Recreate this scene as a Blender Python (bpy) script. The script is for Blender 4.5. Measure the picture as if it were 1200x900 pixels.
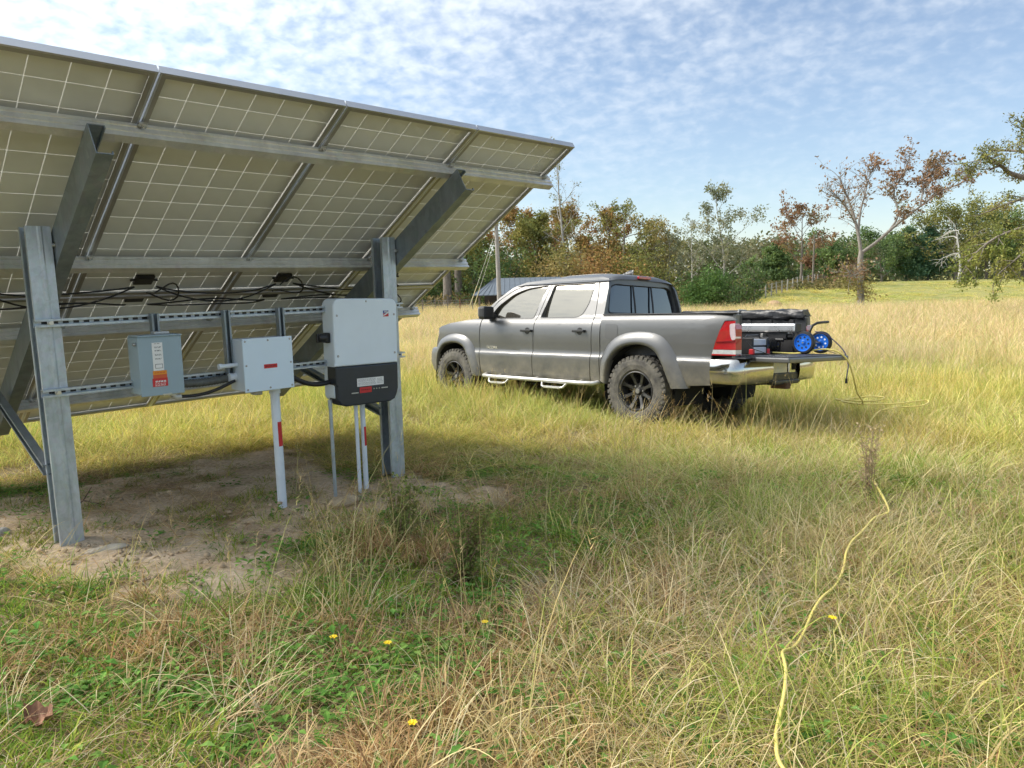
import bpy, bmesh, math, random
import numpy as np
from mathutils import Vector, Matrix, Euler

for _o in list(bpy.data.objects):
    bpy.data.objects.remove(_o)
S = bpy.context.scene
C = S.collection
R = math.radians
PI = math.pi

# ------------------------------------------------------------------ camera
EYE = 1.621
cam_d = bpy.data.cameras.new('camera')
cam = bpy.data.objects.new('camera', cam_d)
C.objects.link(cam)
cam_d.sensor_width = 36.0
cam_d.lens = 854.44 / 1200 * 36
cam_d.clip_start = 0.05
cam_d.clip_end = 2000
_pt, _rl = 0.1412, -0.0230
_c, _s = math.cos(_pt), math.sin(_pt)
_r0, _f0, _u0 = Vector((1, 0, 0)), Vector((0, _c, -_s)), Vector((0, _s, _c))
_r = math.cos(_rl) * _r0 + math.sin(_rl) * _u0
_u = -math.sin(_rl) * _r0 + math.cos(_rl) * _u0
cam.matrix_world = Matrix.Translation((0, 0, EYE)) @ Matrix((_r, _u, -_f0)).transposed().to_4x4()
S.camera = cam

# ------------------------------------------------------------------ sky, sun, exposure
SUN_DIR = Vector((-1.0, 0.20, 0)).normalized()
SUN_EL = R(43)
W = bpy.data.worlds.new('World')
S.world = W
W.use_nodes = True
nt = W.node_tree
nt.nodes.clear()
wout = nt.nodes.new('ShaderNodeOutputWorld')
bg = nt.nodes.new('ShaderNodeBackground')
bg.inputs['Strength'].default_value = 0.062
sky = nt.nodes.new('ShaderNodeTexSky')
sky.sky_type = 'NISHITA'
sky.sun_disc = False
sky.sun_elevation = SUN_EL
sky.sun_rotation = math.atan2(SUN_DIR.x, SUN_DIR.y) % (2 * PI)
sky.air_density = 1.0
sky.dust_density = 0.3
sky.ozone_density = 2.5


def nn(tree, typ, **kw):
    n = tree.nodes.new(typ)
    for k, v in kw.items():
        if k in n.inputs:
            n.inputs[k].default_value = v
        else:
            setattr(n, k, v)
    return n


def lk(tree, a, b):
    tree.links.new(a, b)


def math_n(tree, op, a, b=None, clamp=False):
    n = tree.nodes.new('ShaderNodeMath')
    n.operation = op
    n.use_clamp = clamp
    for i, v in enumerate((a, b)):
        if v is None:
            continue
        if isinstance(v, (int, float)):
            n.inputs[i].default_value = v
        else:
            tree.links.new(v, n.inputs[i])
    return n.outputs[0]


def ramp_n(tree, fac, stops, interp='LINEAR'):
    n = tree.nodes.new('ShaderNodeValToRGB')
    n.color_ramp.interpolation = interp
    el = n.color_ramp.elements
    while len(el) < len(stops):
        el.new(0.5)
    for e, (p, c) in zip(el, stops):
        e.position = p
        e.color = (*c, 1) if len(c) == 3 else c
    tree.links.new(fac, n.inputs[0])
    return n.outputs[0]


def mix_n(tree, fac, a, b, blend='MIX'):
    n = tree.nodes.new('ShaderNodeMix')
    n.data_type = 'RGBA'
    n.blend_type = blend
    for sock, v in ((n.inputs[0], fac), (n.inputs[6], a), (n.inputs[7], b)):
        if isinstance(v, (int, float)):
            sock.default_value = v
        elif isinstance(v, (tuple, list)):
            sock.default_value = (*v, 1) if len(v) == 3 else v
        else:
            tree.links.new(v, sock)
    return n.outputs[2]


# high thin altocumulus: a cloud sheet computed from the view direction on a plane overhead
geo = nn(nt, 'ShaderNodeTexCoord')
sep = nn(nt, 'ShaderNodeSeparateXYZ')
lk(nt, geo.outputs['Generated'], sep.inputs[0])
zc = math_n(nt, 'MAXIMUM', sep.outputs[2], 0.02)
zz = math_n(nt, 'ADD', zc, 0.36)
comb = nn(nt, 'ShaderNodeCombineXYZ')
lk(nt, math_n(nt, 'DIVIDE', sep.outputs[0], zz), comb.inputs[0])
lk(nt, math_n(nt, 'DIVIDE', sep.outputs[1], zz), comb.inputs[1])
mp = nn(nt, 'ShaderNodeMapping')
mp.inputs['Rotation'].default_value = (0, 0, R(20))
mp.inputs['Scale'].default_value = (1.0, 1.0, 1.0)
lk(nt, comb.outputs[0], mp.inputs[0])
n1 = nn(nt, 'ShaderNodeTexNoise', Scale=25.0, Detail=3.0, Roughness=0.46, Distortion=0.25)
n2 = nn(nt, 'ShaderNodeTexNoise', Scale=3.0, Detail=5.0, Roughness=0.6)
n3 = nn(nt, 'ShaderNodeTexNoise', Scale=62.0, Detail=2.0, Roughness=0.5)
for n in (n1, n2, n3):
    lk(nt, mp.outputs[0], n.inputs['Vector'])
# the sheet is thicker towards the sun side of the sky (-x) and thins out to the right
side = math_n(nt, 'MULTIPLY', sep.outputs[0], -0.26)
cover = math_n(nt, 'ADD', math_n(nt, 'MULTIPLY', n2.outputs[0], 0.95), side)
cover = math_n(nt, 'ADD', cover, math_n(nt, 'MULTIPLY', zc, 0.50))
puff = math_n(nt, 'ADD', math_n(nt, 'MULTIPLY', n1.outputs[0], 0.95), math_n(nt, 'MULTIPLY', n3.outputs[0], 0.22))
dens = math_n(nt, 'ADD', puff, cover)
cl = nn(nt, 'ShaderNodeMapRange')
cl.interpolation_type = 'SMOOTHSTEP'
lk(nt, dens, cl.inputs[0])
cl.inputs[1].default_value = 0.84
cl.inputs[2].default_value = 1.62
cl.inputs[3].default_value = 0.0
cl.inputs[4].default_value = 0.86
# the thin veil near the horizon
veil = nn(nt, 'ShaderNodeMapRange')
lk(nt, zc, veil.inputs[0])
veil.inputs[1].default_value = 0.0
veil.inputs[2].default_value = 0.55
veil.inputs[3].default_value = 0.16
veil.inputs[4].default_value = 0.08
low = nn(nt, 'ShaderNodeMapRange')
low.interpolation_type = 'SMOOTHSTEP'
lk(nt, zc, low.inputs[0])
low.inputs[1].default_value = 0.05
low.inputs[2].default_value = 0.34
low.inputs[3].default_value = 0.25
low.inputs[4].default_value = 1.0
rgt = nn(nt, 'ShaderNodeMapRange')
lk(nt, sep.outputs[0], rgt.inputs[0])
rgt.inputs[1].default_value = -0.2
rgt.inputs[2].default_value = 0.6
rgt.inputs[3].default_value = 1.0
rgt.inputs[4].default_value = 0.62
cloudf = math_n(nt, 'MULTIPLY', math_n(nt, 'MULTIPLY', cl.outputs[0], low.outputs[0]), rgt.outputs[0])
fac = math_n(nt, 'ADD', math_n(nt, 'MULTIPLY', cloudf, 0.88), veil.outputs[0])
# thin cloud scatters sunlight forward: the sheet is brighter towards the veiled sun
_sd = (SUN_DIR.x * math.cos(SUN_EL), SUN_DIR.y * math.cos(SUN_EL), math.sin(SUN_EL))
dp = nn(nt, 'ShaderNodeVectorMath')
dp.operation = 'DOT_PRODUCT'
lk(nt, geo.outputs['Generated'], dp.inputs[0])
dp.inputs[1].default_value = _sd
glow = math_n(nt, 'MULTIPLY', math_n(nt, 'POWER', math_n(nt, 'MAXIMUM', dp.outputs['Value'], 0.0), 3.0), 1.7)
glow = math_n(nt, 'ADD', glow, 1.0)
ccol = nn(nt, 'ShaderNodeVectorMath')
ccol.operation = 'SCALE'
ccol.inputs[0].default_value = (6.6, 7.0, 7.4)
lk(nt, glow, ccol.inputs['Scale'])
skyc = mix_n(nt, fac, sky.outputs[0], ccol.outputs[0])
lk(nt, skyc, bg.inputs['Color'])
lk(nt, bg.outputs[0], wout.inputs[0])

sun_d = bpy.data.lights.new('sun', 'SUN')
sun_d.energy = 1.75
sun_d.angle = R(26)
sun_d.color = (1.0, 0.93, 0.82)
sun = bpy.data.objects.new('sun', sun_d)
C.objects.link(sun)
_sv = Vector((SUN_DIR.x * math.cos(SUN_EL), SUN_DIR.y * math.cos(SUN_EL), math.sin(SUN_EL)))
sun.rotation_euler = _sv.to_track_quat('Z', 'Y').to_euler()
sun.location = _sv * 60

S.view_settings.view_transform = 'Standard'
S.view_settings.look = 'None'
S.view_settings.exposure = 1.36
S.view_settings.gamma = 1.0
S.cycles.max_bounces = 5
S.cycles.diffuse_bounces = 2
S.cycles.glossy_bounces = 3
S.cycles.transmission_bounces = 3
S.cycles.transparent_max_bounces = 6
S.cycles.use_denoising = True
S.cycles.use_adaptive_sampling = True
S.cycles.adaptive_threshold = 0.02

rng = np.random.default_rng(7)
random.seed(7)


# ------------------------------------------------------------------ mesh builder
class MB:
    def __init__(self):
        self.v, self.f, self.m, self.sm = [], [], [], []

    def add(self, verts, faces, mat=0, smooth=False, M=None):
        o = len(self.v)
        if M is not None:
            verts = [tuple(M @ Vector(p)) for p in verts]
        self.v += [tuple(p) for p in verts]
        for f in faces:
            self.f.append([i + o for i in f])
            self.m.append(mat)
            self.sm.append(smooth)
        return self

    def box(self, c, s, mat=0, M=None, bev=0.0):
        hx, hy, hz = s[0] / 2, s[1] / 2, s[2] / 2
        if bev <= 0:
            vs = [(c[0] + a * hx, c[1] + b * hy, c[2] + d * hz) for a in (-1, 1) for b in (-1, 1) for d in (-1, 1)]
            fs = [(0, 1, 3, 2), (4, 6, 7, 5), (0, 4, 5, 1), (2, 3, 7, 6), (0, 2, 6, 4), (1, 5, 7, 3)]
            return self.add(vs, fs, mat, False, M)
        bm = bmesh.new()
        bmesh.ops.create_cube(bm, size=1)
        for v in bm.verts:
            v.co = Vector((v.co.x * s[0], v.co.y * s[1], v.co.z * s[2])) + Vector(c)
        bmesh.ops.bevel(bm, geom=list(bm.edges), offset=bev, segments=2, affect='EDGES', profile=0.6)
        return self.bm(bm, mat, M=M)

    def bm(self, bm, mat=0, smooth=False, M=None):
        bm.verts.index_update()
        self.add([tuple(v.co) for v in bm.verts], [[v.index for v in f.verts] for f in bm.faces], mat, smooth, M)
        bm.free()
        return self

    def prism(self, prof, o, ex, ey, ez, mat=0, smooth=False, caps=True):
        """2D profile [(x,y)] in frame o,ex,ey extruded along ez"""
        o, ex, ey, ez = map(Vector, (o, ex, ey, ez))
        n = len(prof)
        a = [o + ex * p[0] + ey * p[1] for p in prof]
        b = [q + ez for q in a]
        fs = [(i, (i + 1) % n, n + (i + 1) % n, n + i) for i in range(n)]
        if caps:
            fs += [tuple(range(n))[::-1], tuple(range(n, 2 * n))]
        return self.add(a + b, fs, mat, smooth)

    def channel(self, o, ex, ey, ez, w, d, t, lip=0.0, mat=0):
        """C channel: web along ey at ex=0 side, flanges out to ex=w, opening at ex=+w; runs along ez"""
        o, ex, ey, ez = map(Vector, (o, ex, ey, ez))
        h = d / 2
        if lip > 0:
            prof = [(0, -h), (w, -h), (w, -h + lip), (w - t, -h + lip), (w - t, -h + t), (t, -h + t),
                    (t, h - t), (w - t, h - t), (w - t, h - lip), (w, h - lip), (w, h), (0, h)]
        else:
            prof = [(0, -h), (w, -h), (w, -h + t), (t, -h + t), (t, h - t), (w, h - t), (w, h), (0, h)]
        return self.prism(prof, o, ex, ey, ez, mat)

    def tube(self, pts, rad, n=8, mat=0, caps=True, smooth=True):
        pts = [Vector(p) for p in pts]
        rr = rad if isinstance(rad, (list, tuple)) else [rad] * len(pts)
        vs, fs = [], []
        up = None
        for i, p in enumerate(pts):
            t = (pts[min(i + 1, len(pts) - 1)] - pts[max(i - 1, 0)])
            t = t.normalized() if t.length > 1e-9 else Vector((0, 0, 1))
            if up is None:
                up = Vector((0, 0, 1)) if abs(t.z) < 0.9 else Vector((1, 0, 0))
            x = up.cross(t)
            if x.length < 1e-4:
                x = Vector((1, 0, 0)).cross(t)
            x.normalize()
            y = t.cross(x)
            up = y
            for k in range(n):
                a = 2 * PI * k / n
                vs.append(p + (x * math.cos(a) + y * math.sin(a)) * rr[i])
        for i in range(len(pts) - 1):
            for k in range(n):
                a, b = i * n + k, i * n + (k + 1) % n
                fs.append((a, b, b + n, a + n))
        self.add(vs, fs, mat, smooth)
        if caps:
            self.add(vs[:n], [tuple(range(n))[::-1]], mat)
            self.add(vs[-n:], [tuple(range(n))], mat)
        return self

    def lathe(self, prof, o, ax, n=24, mat=0, smooth=True, mats=None):
        """profile [(r,h)] turned about axis ax at o"""
        o, ax = Vector(o), Vector(ax).normalized()
        x = ax.orthogonal().normalized()
        y = ax.cross(x)
        vs = [o + ax * h + (x * math.cos(2 * PI * k / n) + y * math.sin(2 * PI * k / n)) * r for r, h in prof for k in range(n)]
        for i in range(len(prof) - 1):
            fs = [(i * n + k, i * n + (k + 1) % n, (i + 1) * n + (k + 1) % n, (i + 1) * n + k) for k in range(n)]
            self.add([vs[j] for j in range(i * n, (i + 2) * n)], [[q - i * n for q in f] for f in fs], mats[i] if mats else mat, smooth)
        return self

    def grid(self, rows, mat=0, smooth=True, closed=False):
        n = len(rows[0])
        vs = [p for r in rows for p in r]
        fs = []
        for i in range(len(rows) - 1):
            for k in range(n if closed else n - 1):
                a, b = i * n + k, i * n + (k + 1) % n
                fs.append((a, b, b + n, a + n))
        return self.add(vs, fs, mat, smooth)

    def mesh(self, name, mats, merge=0.0):
        me = bpy.data.meshes.new(name)
        me.from_pydata(self.v, [], self.f)
        for m in (mats if isinstance(mats, (list, tuple)) else [mats]):
            me.materials.append(m)
        me.polygons.foreach_set('material_index', self.m)
        me.polygons.foreach_set('use_smooth', self.sm)
        bm = bmesh.new()
        bm.from_mesh(me)
        if merge > 0:
            bmesh.ops.remove_doubles(bm, verts=bm.verts, dist=merge)
        bmesh.ops.recalc_face_normals(bm, faces=bm.faces)
        bm.to_mesh(me)
        bm.free()
        me.update()
        return me

    def build(self, name, mats, parent=None, merge=0.0, world=True):
        return link(name, self.mesh(name, mats, merge), parent, world)


def link(name, me, parent=None, world=False):
    o = bpy.data.objects.new(name, me)
    C.objects.link(o)
    if parent is not None:
        o.parent = parent
        if world:
            o.matrix_parent_inverse = MW[parent.name].inverted()
    MW[o.name] = Matrix() if world or parent is None else MW.get(parent.name, Matrix()).copy()
    return o


MW = {}


def thing(name, label, cat, loc=(0, 0, 0), group=None, rot=None):
    o = bpy.data.objects.new(name, None)
    C.objects.link(o)
    o.empty_display_size = 0.1
    M = Matrix.Translation(loc)
    if rot is not None:
        M = M @ rot.to_matrix().to_4x4()
    o.matrix_world = M
    MW[o.name] = M.copy()
    return tag(o, label, cat, group)


def tag(o, label, cat, group=None):
    o['label'] = label
    o['category'] = cat
    if group:
        o['group'] = group
    return o


def kind(o, k):
    o['kind'] = k
    return o


# ------------------------------------------------------------------ materials
def pbr(name, col, rough=0.5, metal=0.0, var=0.12, scale=6.0, bump=0.0, bscale=60.0, coat=0.0, col2=None, spec=0.5,
        dust=None, emit=None, detail=4.0, rvar=0.1, stretch=(1, 1, 1)):
    m = bpy.data.materials.new(name)
    m.use_nodes = True
    t = m.node_tree
    b = t.nodes['Principled BSDF']
    tc = nn(t, 'ShaderNodeTexCoord')
    mpn = nn(t, 'ShaderNodeMapping')
    mpn.inputs['Scale'].default_value = stretch
    lk(t, tc.outputs['Object'], mpn.inputs[0])
    no = nn(t, 'ShaderNodeTexNoise', Scale=scale, Detail=detail, Roughness=0.6)
    lk(t, mpn.outputs[0], no.inputs['Vector'])
    c2 = col2 if col2 else tuple(min(1, c * (1 + var)) for c in col)
    c1 = col if col2 else tuple(c * (1 - var) for c in col)
    colr = ramp_n(t, no.outputs[0], [(0.32, c1), (0.68, c2)])
    if dust:
        # dust = (colour, z0, z1, amount) : road dust thicker towards the bottom of the object
        dc, z0, z1, am = dust
        sp = nn(t, 'ShaderNodeSeparateXYZ')
        lk(t, tc.outputs['Object'], sp.inputs[0])
        mr = nn(t, 'ShaderNodeMapRange')
        lk(t, sp.outputs[2], mr.inputs[0])
        mr.inputs[1].default_value = z1
        mr.inputs[2].default_value = z0
        mr.inputs[3].default_value = 0.0
        mr.inputs[4].default_value = am
        n2_ = nn(t, 'ShaderNodeTexNoise', Scale=5.0, Detail=8.0, Roughness=0.75)
        lk(t, tc.outputs['Object'], n2_.inputs['Vector'])
        fd = math_n(t, 'MULTIPLY', mr.outputs[0], ramp_n(t, n2_.outputs[0], [(0.36, (0.1, 0.1, 0.1)), (0.64, (1, 1, 1))]))
        colr = mix_n(t, fd, colr, dc)
        mets = math_n(t, 'MULTIPLY', math_n(t, 'SUBTRACT', 1.0, fd), metal)
        lk(t, mets, b.inputs['Metallic'])
        lk(t, math_n(t, 'ADD', math_n(t, 'MULTIPLY', fd, 0.5), rough), b.inputs['Roughness'])
    else:
        b.inputs['Metallic'].default_value = metal
        rr = math_n(t, 'ADD', math_n(t, 'MULTIPLY', no.outputs[0], 2 * rvar), rough - rvar)
        lk(t, rr, b.inputs['Roughness'])
    lk(t, colr, b.inputs['Base Color'])
    b.inputs['Coat Weight'].default_value = coat
    b.inputs['Coat Roughness'].default_value = 0.06
    b.inputs['Specular IOR Level'].default_value = spec
    if bump > 0:
        bn = nn(t, 'ShaderNodeTexNoise', Scale=bscale, Detail=4.0, Roughness=0.6)
        lk(t, mpn.outputs[0], bn.inputs['Vector'])
        bp = nn(t, 'ShaderNodeBump', Strength=bump, Distance=0.02)
        lk(t, bn.outputs[0], bp.inputs['Height'])
        lk(t, bp.outputs[0], b.inputs['Normal'])
    if emit:
        b.inputs['Emission Color'].default_value = (*emit[0], 1)
        b.inputs['Emission Strength'].default_value = emit[1]
    return m


def foliage_mat(name, trans=0.35, rough=0.6):
    """Leaf colour = vertex colour 'Col', modulated by the per-instance 'tint' when instanced."""
    m = bpy.data.materials.new(name)
    m.use_nodes = True
    t = m.node_tree
    t.nodes.clear()
    out = nn(t, 'ShaderNodeOutputMaterial')
    at = nn(t, 'ShaderNodeAttribute')
    at.attribute_name = 'Col'
    d = nn(t, 'ShaderNodeBsdfDiffuse')
    tr = nn(t, 'ShaderNodeBsdfTranslucent')
    mx = nn(t, 'ShaderNodeMixShader')
    mx.inputs[0].default_value = trans
    lk(t, at.outputs['Color'], d.inputs['Color'])
    lk(t, mix_n(t, 1.0, at.outputs['Color'], (1.1, 1.1, 0.7), 'MULTIPLY'), tr.inputs['Color'])
    lk(t, d.outputs[0], mx.inputs[1])
    lk(t, tr.outputs[0], mx.inputs[2])
    lk(t, mx.outputs[0], out.inputs[0])
    return m


def set_col(me, cols, domain='POINT'):
    a = me.color_attributes.new('Col', 'FLOAT_COLOR', domain)
    c = np.ones((len(cols), 4), dtype=np.float32)
    c[:, :3] = cols
    a.data.foreach_set('color', c.ravel())


# ------------------------------------------------------------------ numeric noise
_tab = rng.random((256, 256))


def vnoise(x, y):
    x, y = np.asarray(x, float), np.asarray(y, float)
    xi, yi = np.floor(x).astype(int), np.floor(y).astype(int)
    fx, fy = x - xi, y - yi
    fx, fy = fx * fx * (3 - 2 * fx), fy * fy * (3 - 2 * fy)
    g = lambda a, b: _tab[a & 255, b & 255]
    return (g(xi, yi) * (1 - fx) + g(xi + 1, yi) * fx) * (1 - fy) + (g(xi, yi + 1) * (1 - fx) + g(xi + 1, yi + 1) * fx) * fy


def fbm(x, y, sc, oct=4):
    s, a, tot = 0, 1.0, 0
    for k in range(oct):
        s = s + a * vnoise(x * sc * 2 ** k + 17.3 * k, y * sc * 2 ** k + 5.1 * k)
        tot += a
        a *= 0.5
    return s / tot


def sst(a, b, x):
    t = np.clip((np.asarray(x, float) - a) / (b - a), 0, 1)
    return t * t * (3 - 2 * t)


# ------------------------------------------------------------------ ground
_ky = np.linspace(-60, 320, 3801)
_kz = np.interp(_ky, [-60, -10, 0, 8, 12.5, 24, 45, 320], [1.0, 0.66, 0.295, -0.025, -0.215, -0.48, -0.85, -0.85])
_kz = np.convolve(np.pad(_kz, 12, mode='edge'), np.ones(25) / 25, mode='valid')


def G0(x, y):
    x, y = np.asarray(x, float), np.asarray(y, float)
    z = np.interp(y, _ky, _kz)
    z = z - 0.025 * np.clip(x, -9, 9) * (1 - sst(12, 30, y))
    z = z + 1.25 * sst(46, 84, y) * sst(8, 27, x) - 0.5 * sst(92, 130, y)
    return z


# bare worn soil round the posts (outline in metres on the ground)
SOIL = [(-3.96, 4.95), (-3.54, 5.43), (-3.22, 6.08), (-2.62, 6.41), (-2.18, 6.69), (-1.67, 6.65), (-1.23, 5.61), (-0.85, 5.56), (-0.28, 5.39), (-0.02, 5.08), (-0.25, 4.68), (-0.45, 4.4), (-0.76, 4.18), (-0.98, 3.94), (-1.18, 3.51), (-1.4, 3.2), (-1.87, 3.06), (-2.5, 3.2), (-3.35, 3.79)]


def soil_mask(x, y):
    x, y = np.asarray(x, float), np.asarray(y, float)
    P = np.array(SOIL)
    ins = np.zeros(x.shape, bool)
    dmin = np.full(x.shape, 1e9)
    for i in range(len(P)):
        (x1, y1), (x2, y2) = P[i], P[(i + 1) % len(P)]
        cond = ((y1 > y) != (y2 > y)) & (x < (x2 - x1) * (y - y1) / (y2 - y1 + 1e-12) + x1)
        ins ^= cond
        t = np.clip(((x - x1) * (x2 - x1) + (y - y1) * (y2 - y1)) / ((x2 - x1) ** 2 + (y2 - y1) ** 2), 0, 1)
        dmin = np.minimum(dmin, np.hypot(x - x1 - t * (x2 - x1), y - y1 - t * (y2 - y1)))
    d = np.where(ins, dmin, -dmin) + 1.05 * (fbm(x, y, 1.5, 4) - 0.54)
    return sst(-0.08, 0.16, d)


def G(x, y):
    x, y = np.asarray(x, float), np.asarray(y, float)
    near = 1 - sst(14, 30, np.hypot(x, y))
    heap = sum(h_ * np.exp(-((x - px_) ** 2 + (y - py_) ** 2) / s_ ** 2) for px_, py_, h_, s_ in ((-0.934, 5.507, .018, .22), (-2.484, 3.904, .020, .24), (-1.52, 4.62, .010, .14)))
    heap = heap * (0.6 + 0.8 * fbm(x, y, 11.0, 2))
    return G0(x, y) + heap + near * (0.09 * (fbm(x, y, 0.9, 3) - 0.5) + 0.030 * (fbm(x + 9, y, 5.0, 3) - 0.5))


def gz(x, y):
    return float(G(np.array([x]), np.array([y]))[0])


def axis_pts(lo, hi, fine, n):
    """dense near zero, opening out"""
    s = np.linspace(-1, 1, n)
    k = 5.0
    q = np.sinh(s * k) / math.sinh(k)
    return np.where(q < 0, -q * lo, q * hi)


gx = np.unique(np.concatenate([np.arange(-7, 8, 0.055), np.sign(np.linspace(-1, 1, 121)) * (8 + 160 * np.abs(np.linspace(-1, 1, 121)) ** 2)]))
gy = np.unique(np.concatenate([np.arange(0.6, 10, 0.055), 10 + 290 * np.linspace(0, 1, 90) ** 2, -0.0 - 40 * np.linspace(0, 1, 20) ** 2]))
XX, YY = np.meshgrid(gx, gy)
ZZ = G(XX, YY)
SM = soil_mask(XX, YY)
ZZ = ZZ + SM * (0.035 * (fbm(XX, YY, 9.0, 3) - 0.5))
nx, ny = len(gx), len(gy)
idx = np.arange(nx * ny).reshape(ny, nx)
quads = np.stack([idx[:-1, :-1], idx[:-1, 1:], idx[1:, 1:], idx[1:, :-1]], -1).reshape(-1, 4)
gme = bpy.data.meshes.new('ground')
gme.from_pydata(np.stack([XX, YY, ZZ], -1).reshape(-1, 3).tolist(), [], quads.tolist())
gme.polygons.foreach_set('use_smooth', np.ones(len(quads), bool))
_a = gme.attributes.new('soil', 'FLOAT', 'POINT')
_a.data.foreach_set('value', SM.ravel().astype(np.float32))
_far = sst(40, 58, YY) * sst(0.02, 0.2, XX / np.maximum(YY, 1))
_a = gme.attributes.new('meadow', 'FLOAT', 'POINT')
_a.data.foreach_set('value', _far.ravel().astype(np.float32))
gm = bpy.data.materials.new('ground_soil')
gm.use_nodes = True
t = gm.node_tree
b = t.nodes['Principled BSDF']
b.inputs['Roughness'].default_value = 0.95
b.inputs['Specular IOR Level'].default_value = 0.1
tc = nn(t, 'ShaderNodeTexCoord')
na = nn(t, 'ShaderNodeTexNoise', Scale=2.2, Detail=8.0, Roughness=0.65)
nb = nn(t, 'ShaderNodeTexNoise', Scale=38.0, Detail=5.0, Roughness=0.7)
nc = nn(t, 'ShaderNodeTexNoise', Scale=0.25, Detail=6.0, Roughness=0.7)
for n in (na, nb, nc):
    lk(t, tc.outputs['Object'], n.inputs['Vector'])
soilc = ramp_n(t, na.outputs[0], [(0.28, (0.38, 0.26, 0.16)), (0.45, (0.60, 0.46, 0.31)), (0.68, (0.74, 0.60, 0.44))])
soilc = mix_n(t, 0.75, soilc, ramp_n(t, nb.outputs[0], [(0.3, (0.5, 0.5, 0.5)), (0.62, (1.05, 1.05, 1.05))]), 'MULTIPLY')
thatch = ramp_n(t, nb.outputs[0], [(0.3, (0.12, 0.095, 0.05)), (0.6, (0.30, 0.235, 0.13))])
mead = ramp_n(t, nc.outputs[0], [(0.3, (0.20, 0.23, 0.065)), (0.55, (0.33, 0.31, 0.11)), (0.75, (0.40, 0.34, 0.16))])
mead = mix_n(t, 0.5, mead, ramp_n(t, na.outputs[0], [(0.3, (0.6, 0.6, 0.6)), (0.7, (1.1, 1.1, 1.1))]), 'MULTIPLY')
a1 = nn(t, 'ShaderNodeAttribute')
a1.attribute_name = 'soil'
a2 = nn(t, 'ShaderNodeAttribute')
a2.attribute_name = 'meadow'
cc = mix_n(t, a2.outputs['Fac'], thatch, mead)
cc = mix_n(t, a1.outputs['Fac'], cc, soilc)
lk(t, cc, b.inputs['Base Color'])
bp = nn(t, 'ShaderNodeBump', Strength=0.8, Distance=0.02)
lk(t, nb.outputs[0], bp.inputs['Height'])
lk(t, bp.outputs[0], b.inputs['Normal'])
gme.materials.append(gm)
ground = kind(link('ground', gme), 'structure')

# ================================================================== solar array
P0 = Vector((0.4930, 5.6227, 2.6229))          # upper far corner of the panel plane
AU = Vector((-0.69496, -0.71905, 0))           # along the rows, towards the near end
AW = Vector((-0.71905, 0.69496, 0))            # level, down-slope side
TILT = 0.54188
AV = AW * math.cos(TILT) - Vector((0, 0, math.sin(TILT)))
AN = Vector((-0.37085, 0.35842, 0.85674))
PWD, PLN = 0.9933, 1.9678


def PA(a, b, off=0.0):
    return P0 + AU * a + AV * b - AN * off


def PW(a, w, z):
    q = P0 + AU * a + AW * w
    return Vector((q.x, q.y, z))


def galv(name, col, rough=0.42, scale=14.0):
    m = bpy.data.materials.new(name)
    m.use_nodes = True
    t = m.node_tree
    b = t.nodes['Principled BSDF']
    tc = nn(t, 'ShaderNodeTexCoord')
    mp_ = nn(t, 'ShaderNodeMapping')
    mp_.inputs['Scale'].default_value = (1, 1, 0.35)
    lk(t, tc.outputs['Object'], mp_.inputs[0])
    vo = nn(t, 'ShaderNodeTexVoronoi', Scale=scale * 3)
    no = nn(t, 'ShaderNodeTexNoise', Scale=scale, Detail=7.0, Roughness=0.7, Distortion=0.6)
    lk(t, tc.outputs['Object'], vo.inputs['Vector'])
    lk(t, mp_.outputs[0], no.inputs['Vector'])
    c = ramp_n(t, no.outputs[0], [(0.30, tuple(x * 0.55 for x in col)), (0.5, col), (0.72, tuple(min(1, x * 1.45) for x in col))])
    c = mix_n(t, 0.18, c, vo.outputs['Color'], 'OVERLAY')
    hs = nn(t, 'ShaderNodeHueSaturation', Saturation=0.35)
    lk(t, c, hs.inputs['Color'])
    c = mix_n(t, 0.5, hs.outputs[0], tuple(col), 'MIX')
    lk(t, c, b.inputs['Base Color'])
    b.inputs['Metallic'].default_value = 0.6
    lk(t, math_n(t, 'ADD', math_n(t, 'MULTIPLY', no.outputs[0], 0.3), rough - 0.15), b.inputs['Roughness'])
    return m


M_galv = galv('galvanised_steel', (0.40, 0.48, 0.54), 0.46)
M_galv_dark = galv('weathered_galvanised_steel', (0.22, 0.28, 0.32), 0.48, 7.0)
M_purlin = galv('purlin_steel', (0.68, 0.68, 0.63), 0.42, 5.0)
M_alu = pbr('aluminium_frame', (0.58, 0.59, 0.60), 0.34, 0.85, 0.05, 3.0)
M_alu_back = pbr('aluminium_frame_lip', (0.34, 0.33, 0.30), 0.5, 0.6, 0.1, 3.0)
M_cell = pbr('solar_cell_back', (0.62, 0.64, 0.64), 0.30, 0.0, 0.14, 1.3, coat=0.15, rvar=0.05)
M_black = pbr('black_plastic', (0.018, 0.018, 0.019), 0.42, 0, 0.2, 20.0)
M_cable = pbr('black_cable', (0.015, 0.015, 0.016), 0.5, 0, 0.2, 30.0)
M_red_wire = pbr('red_wire', (0.45, 0.03, 0.035), 0.4)
M_zinc = pbr('zinc_bolt', (0.55, 0.55, 0.52), 0.35, 0.9)

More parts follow.
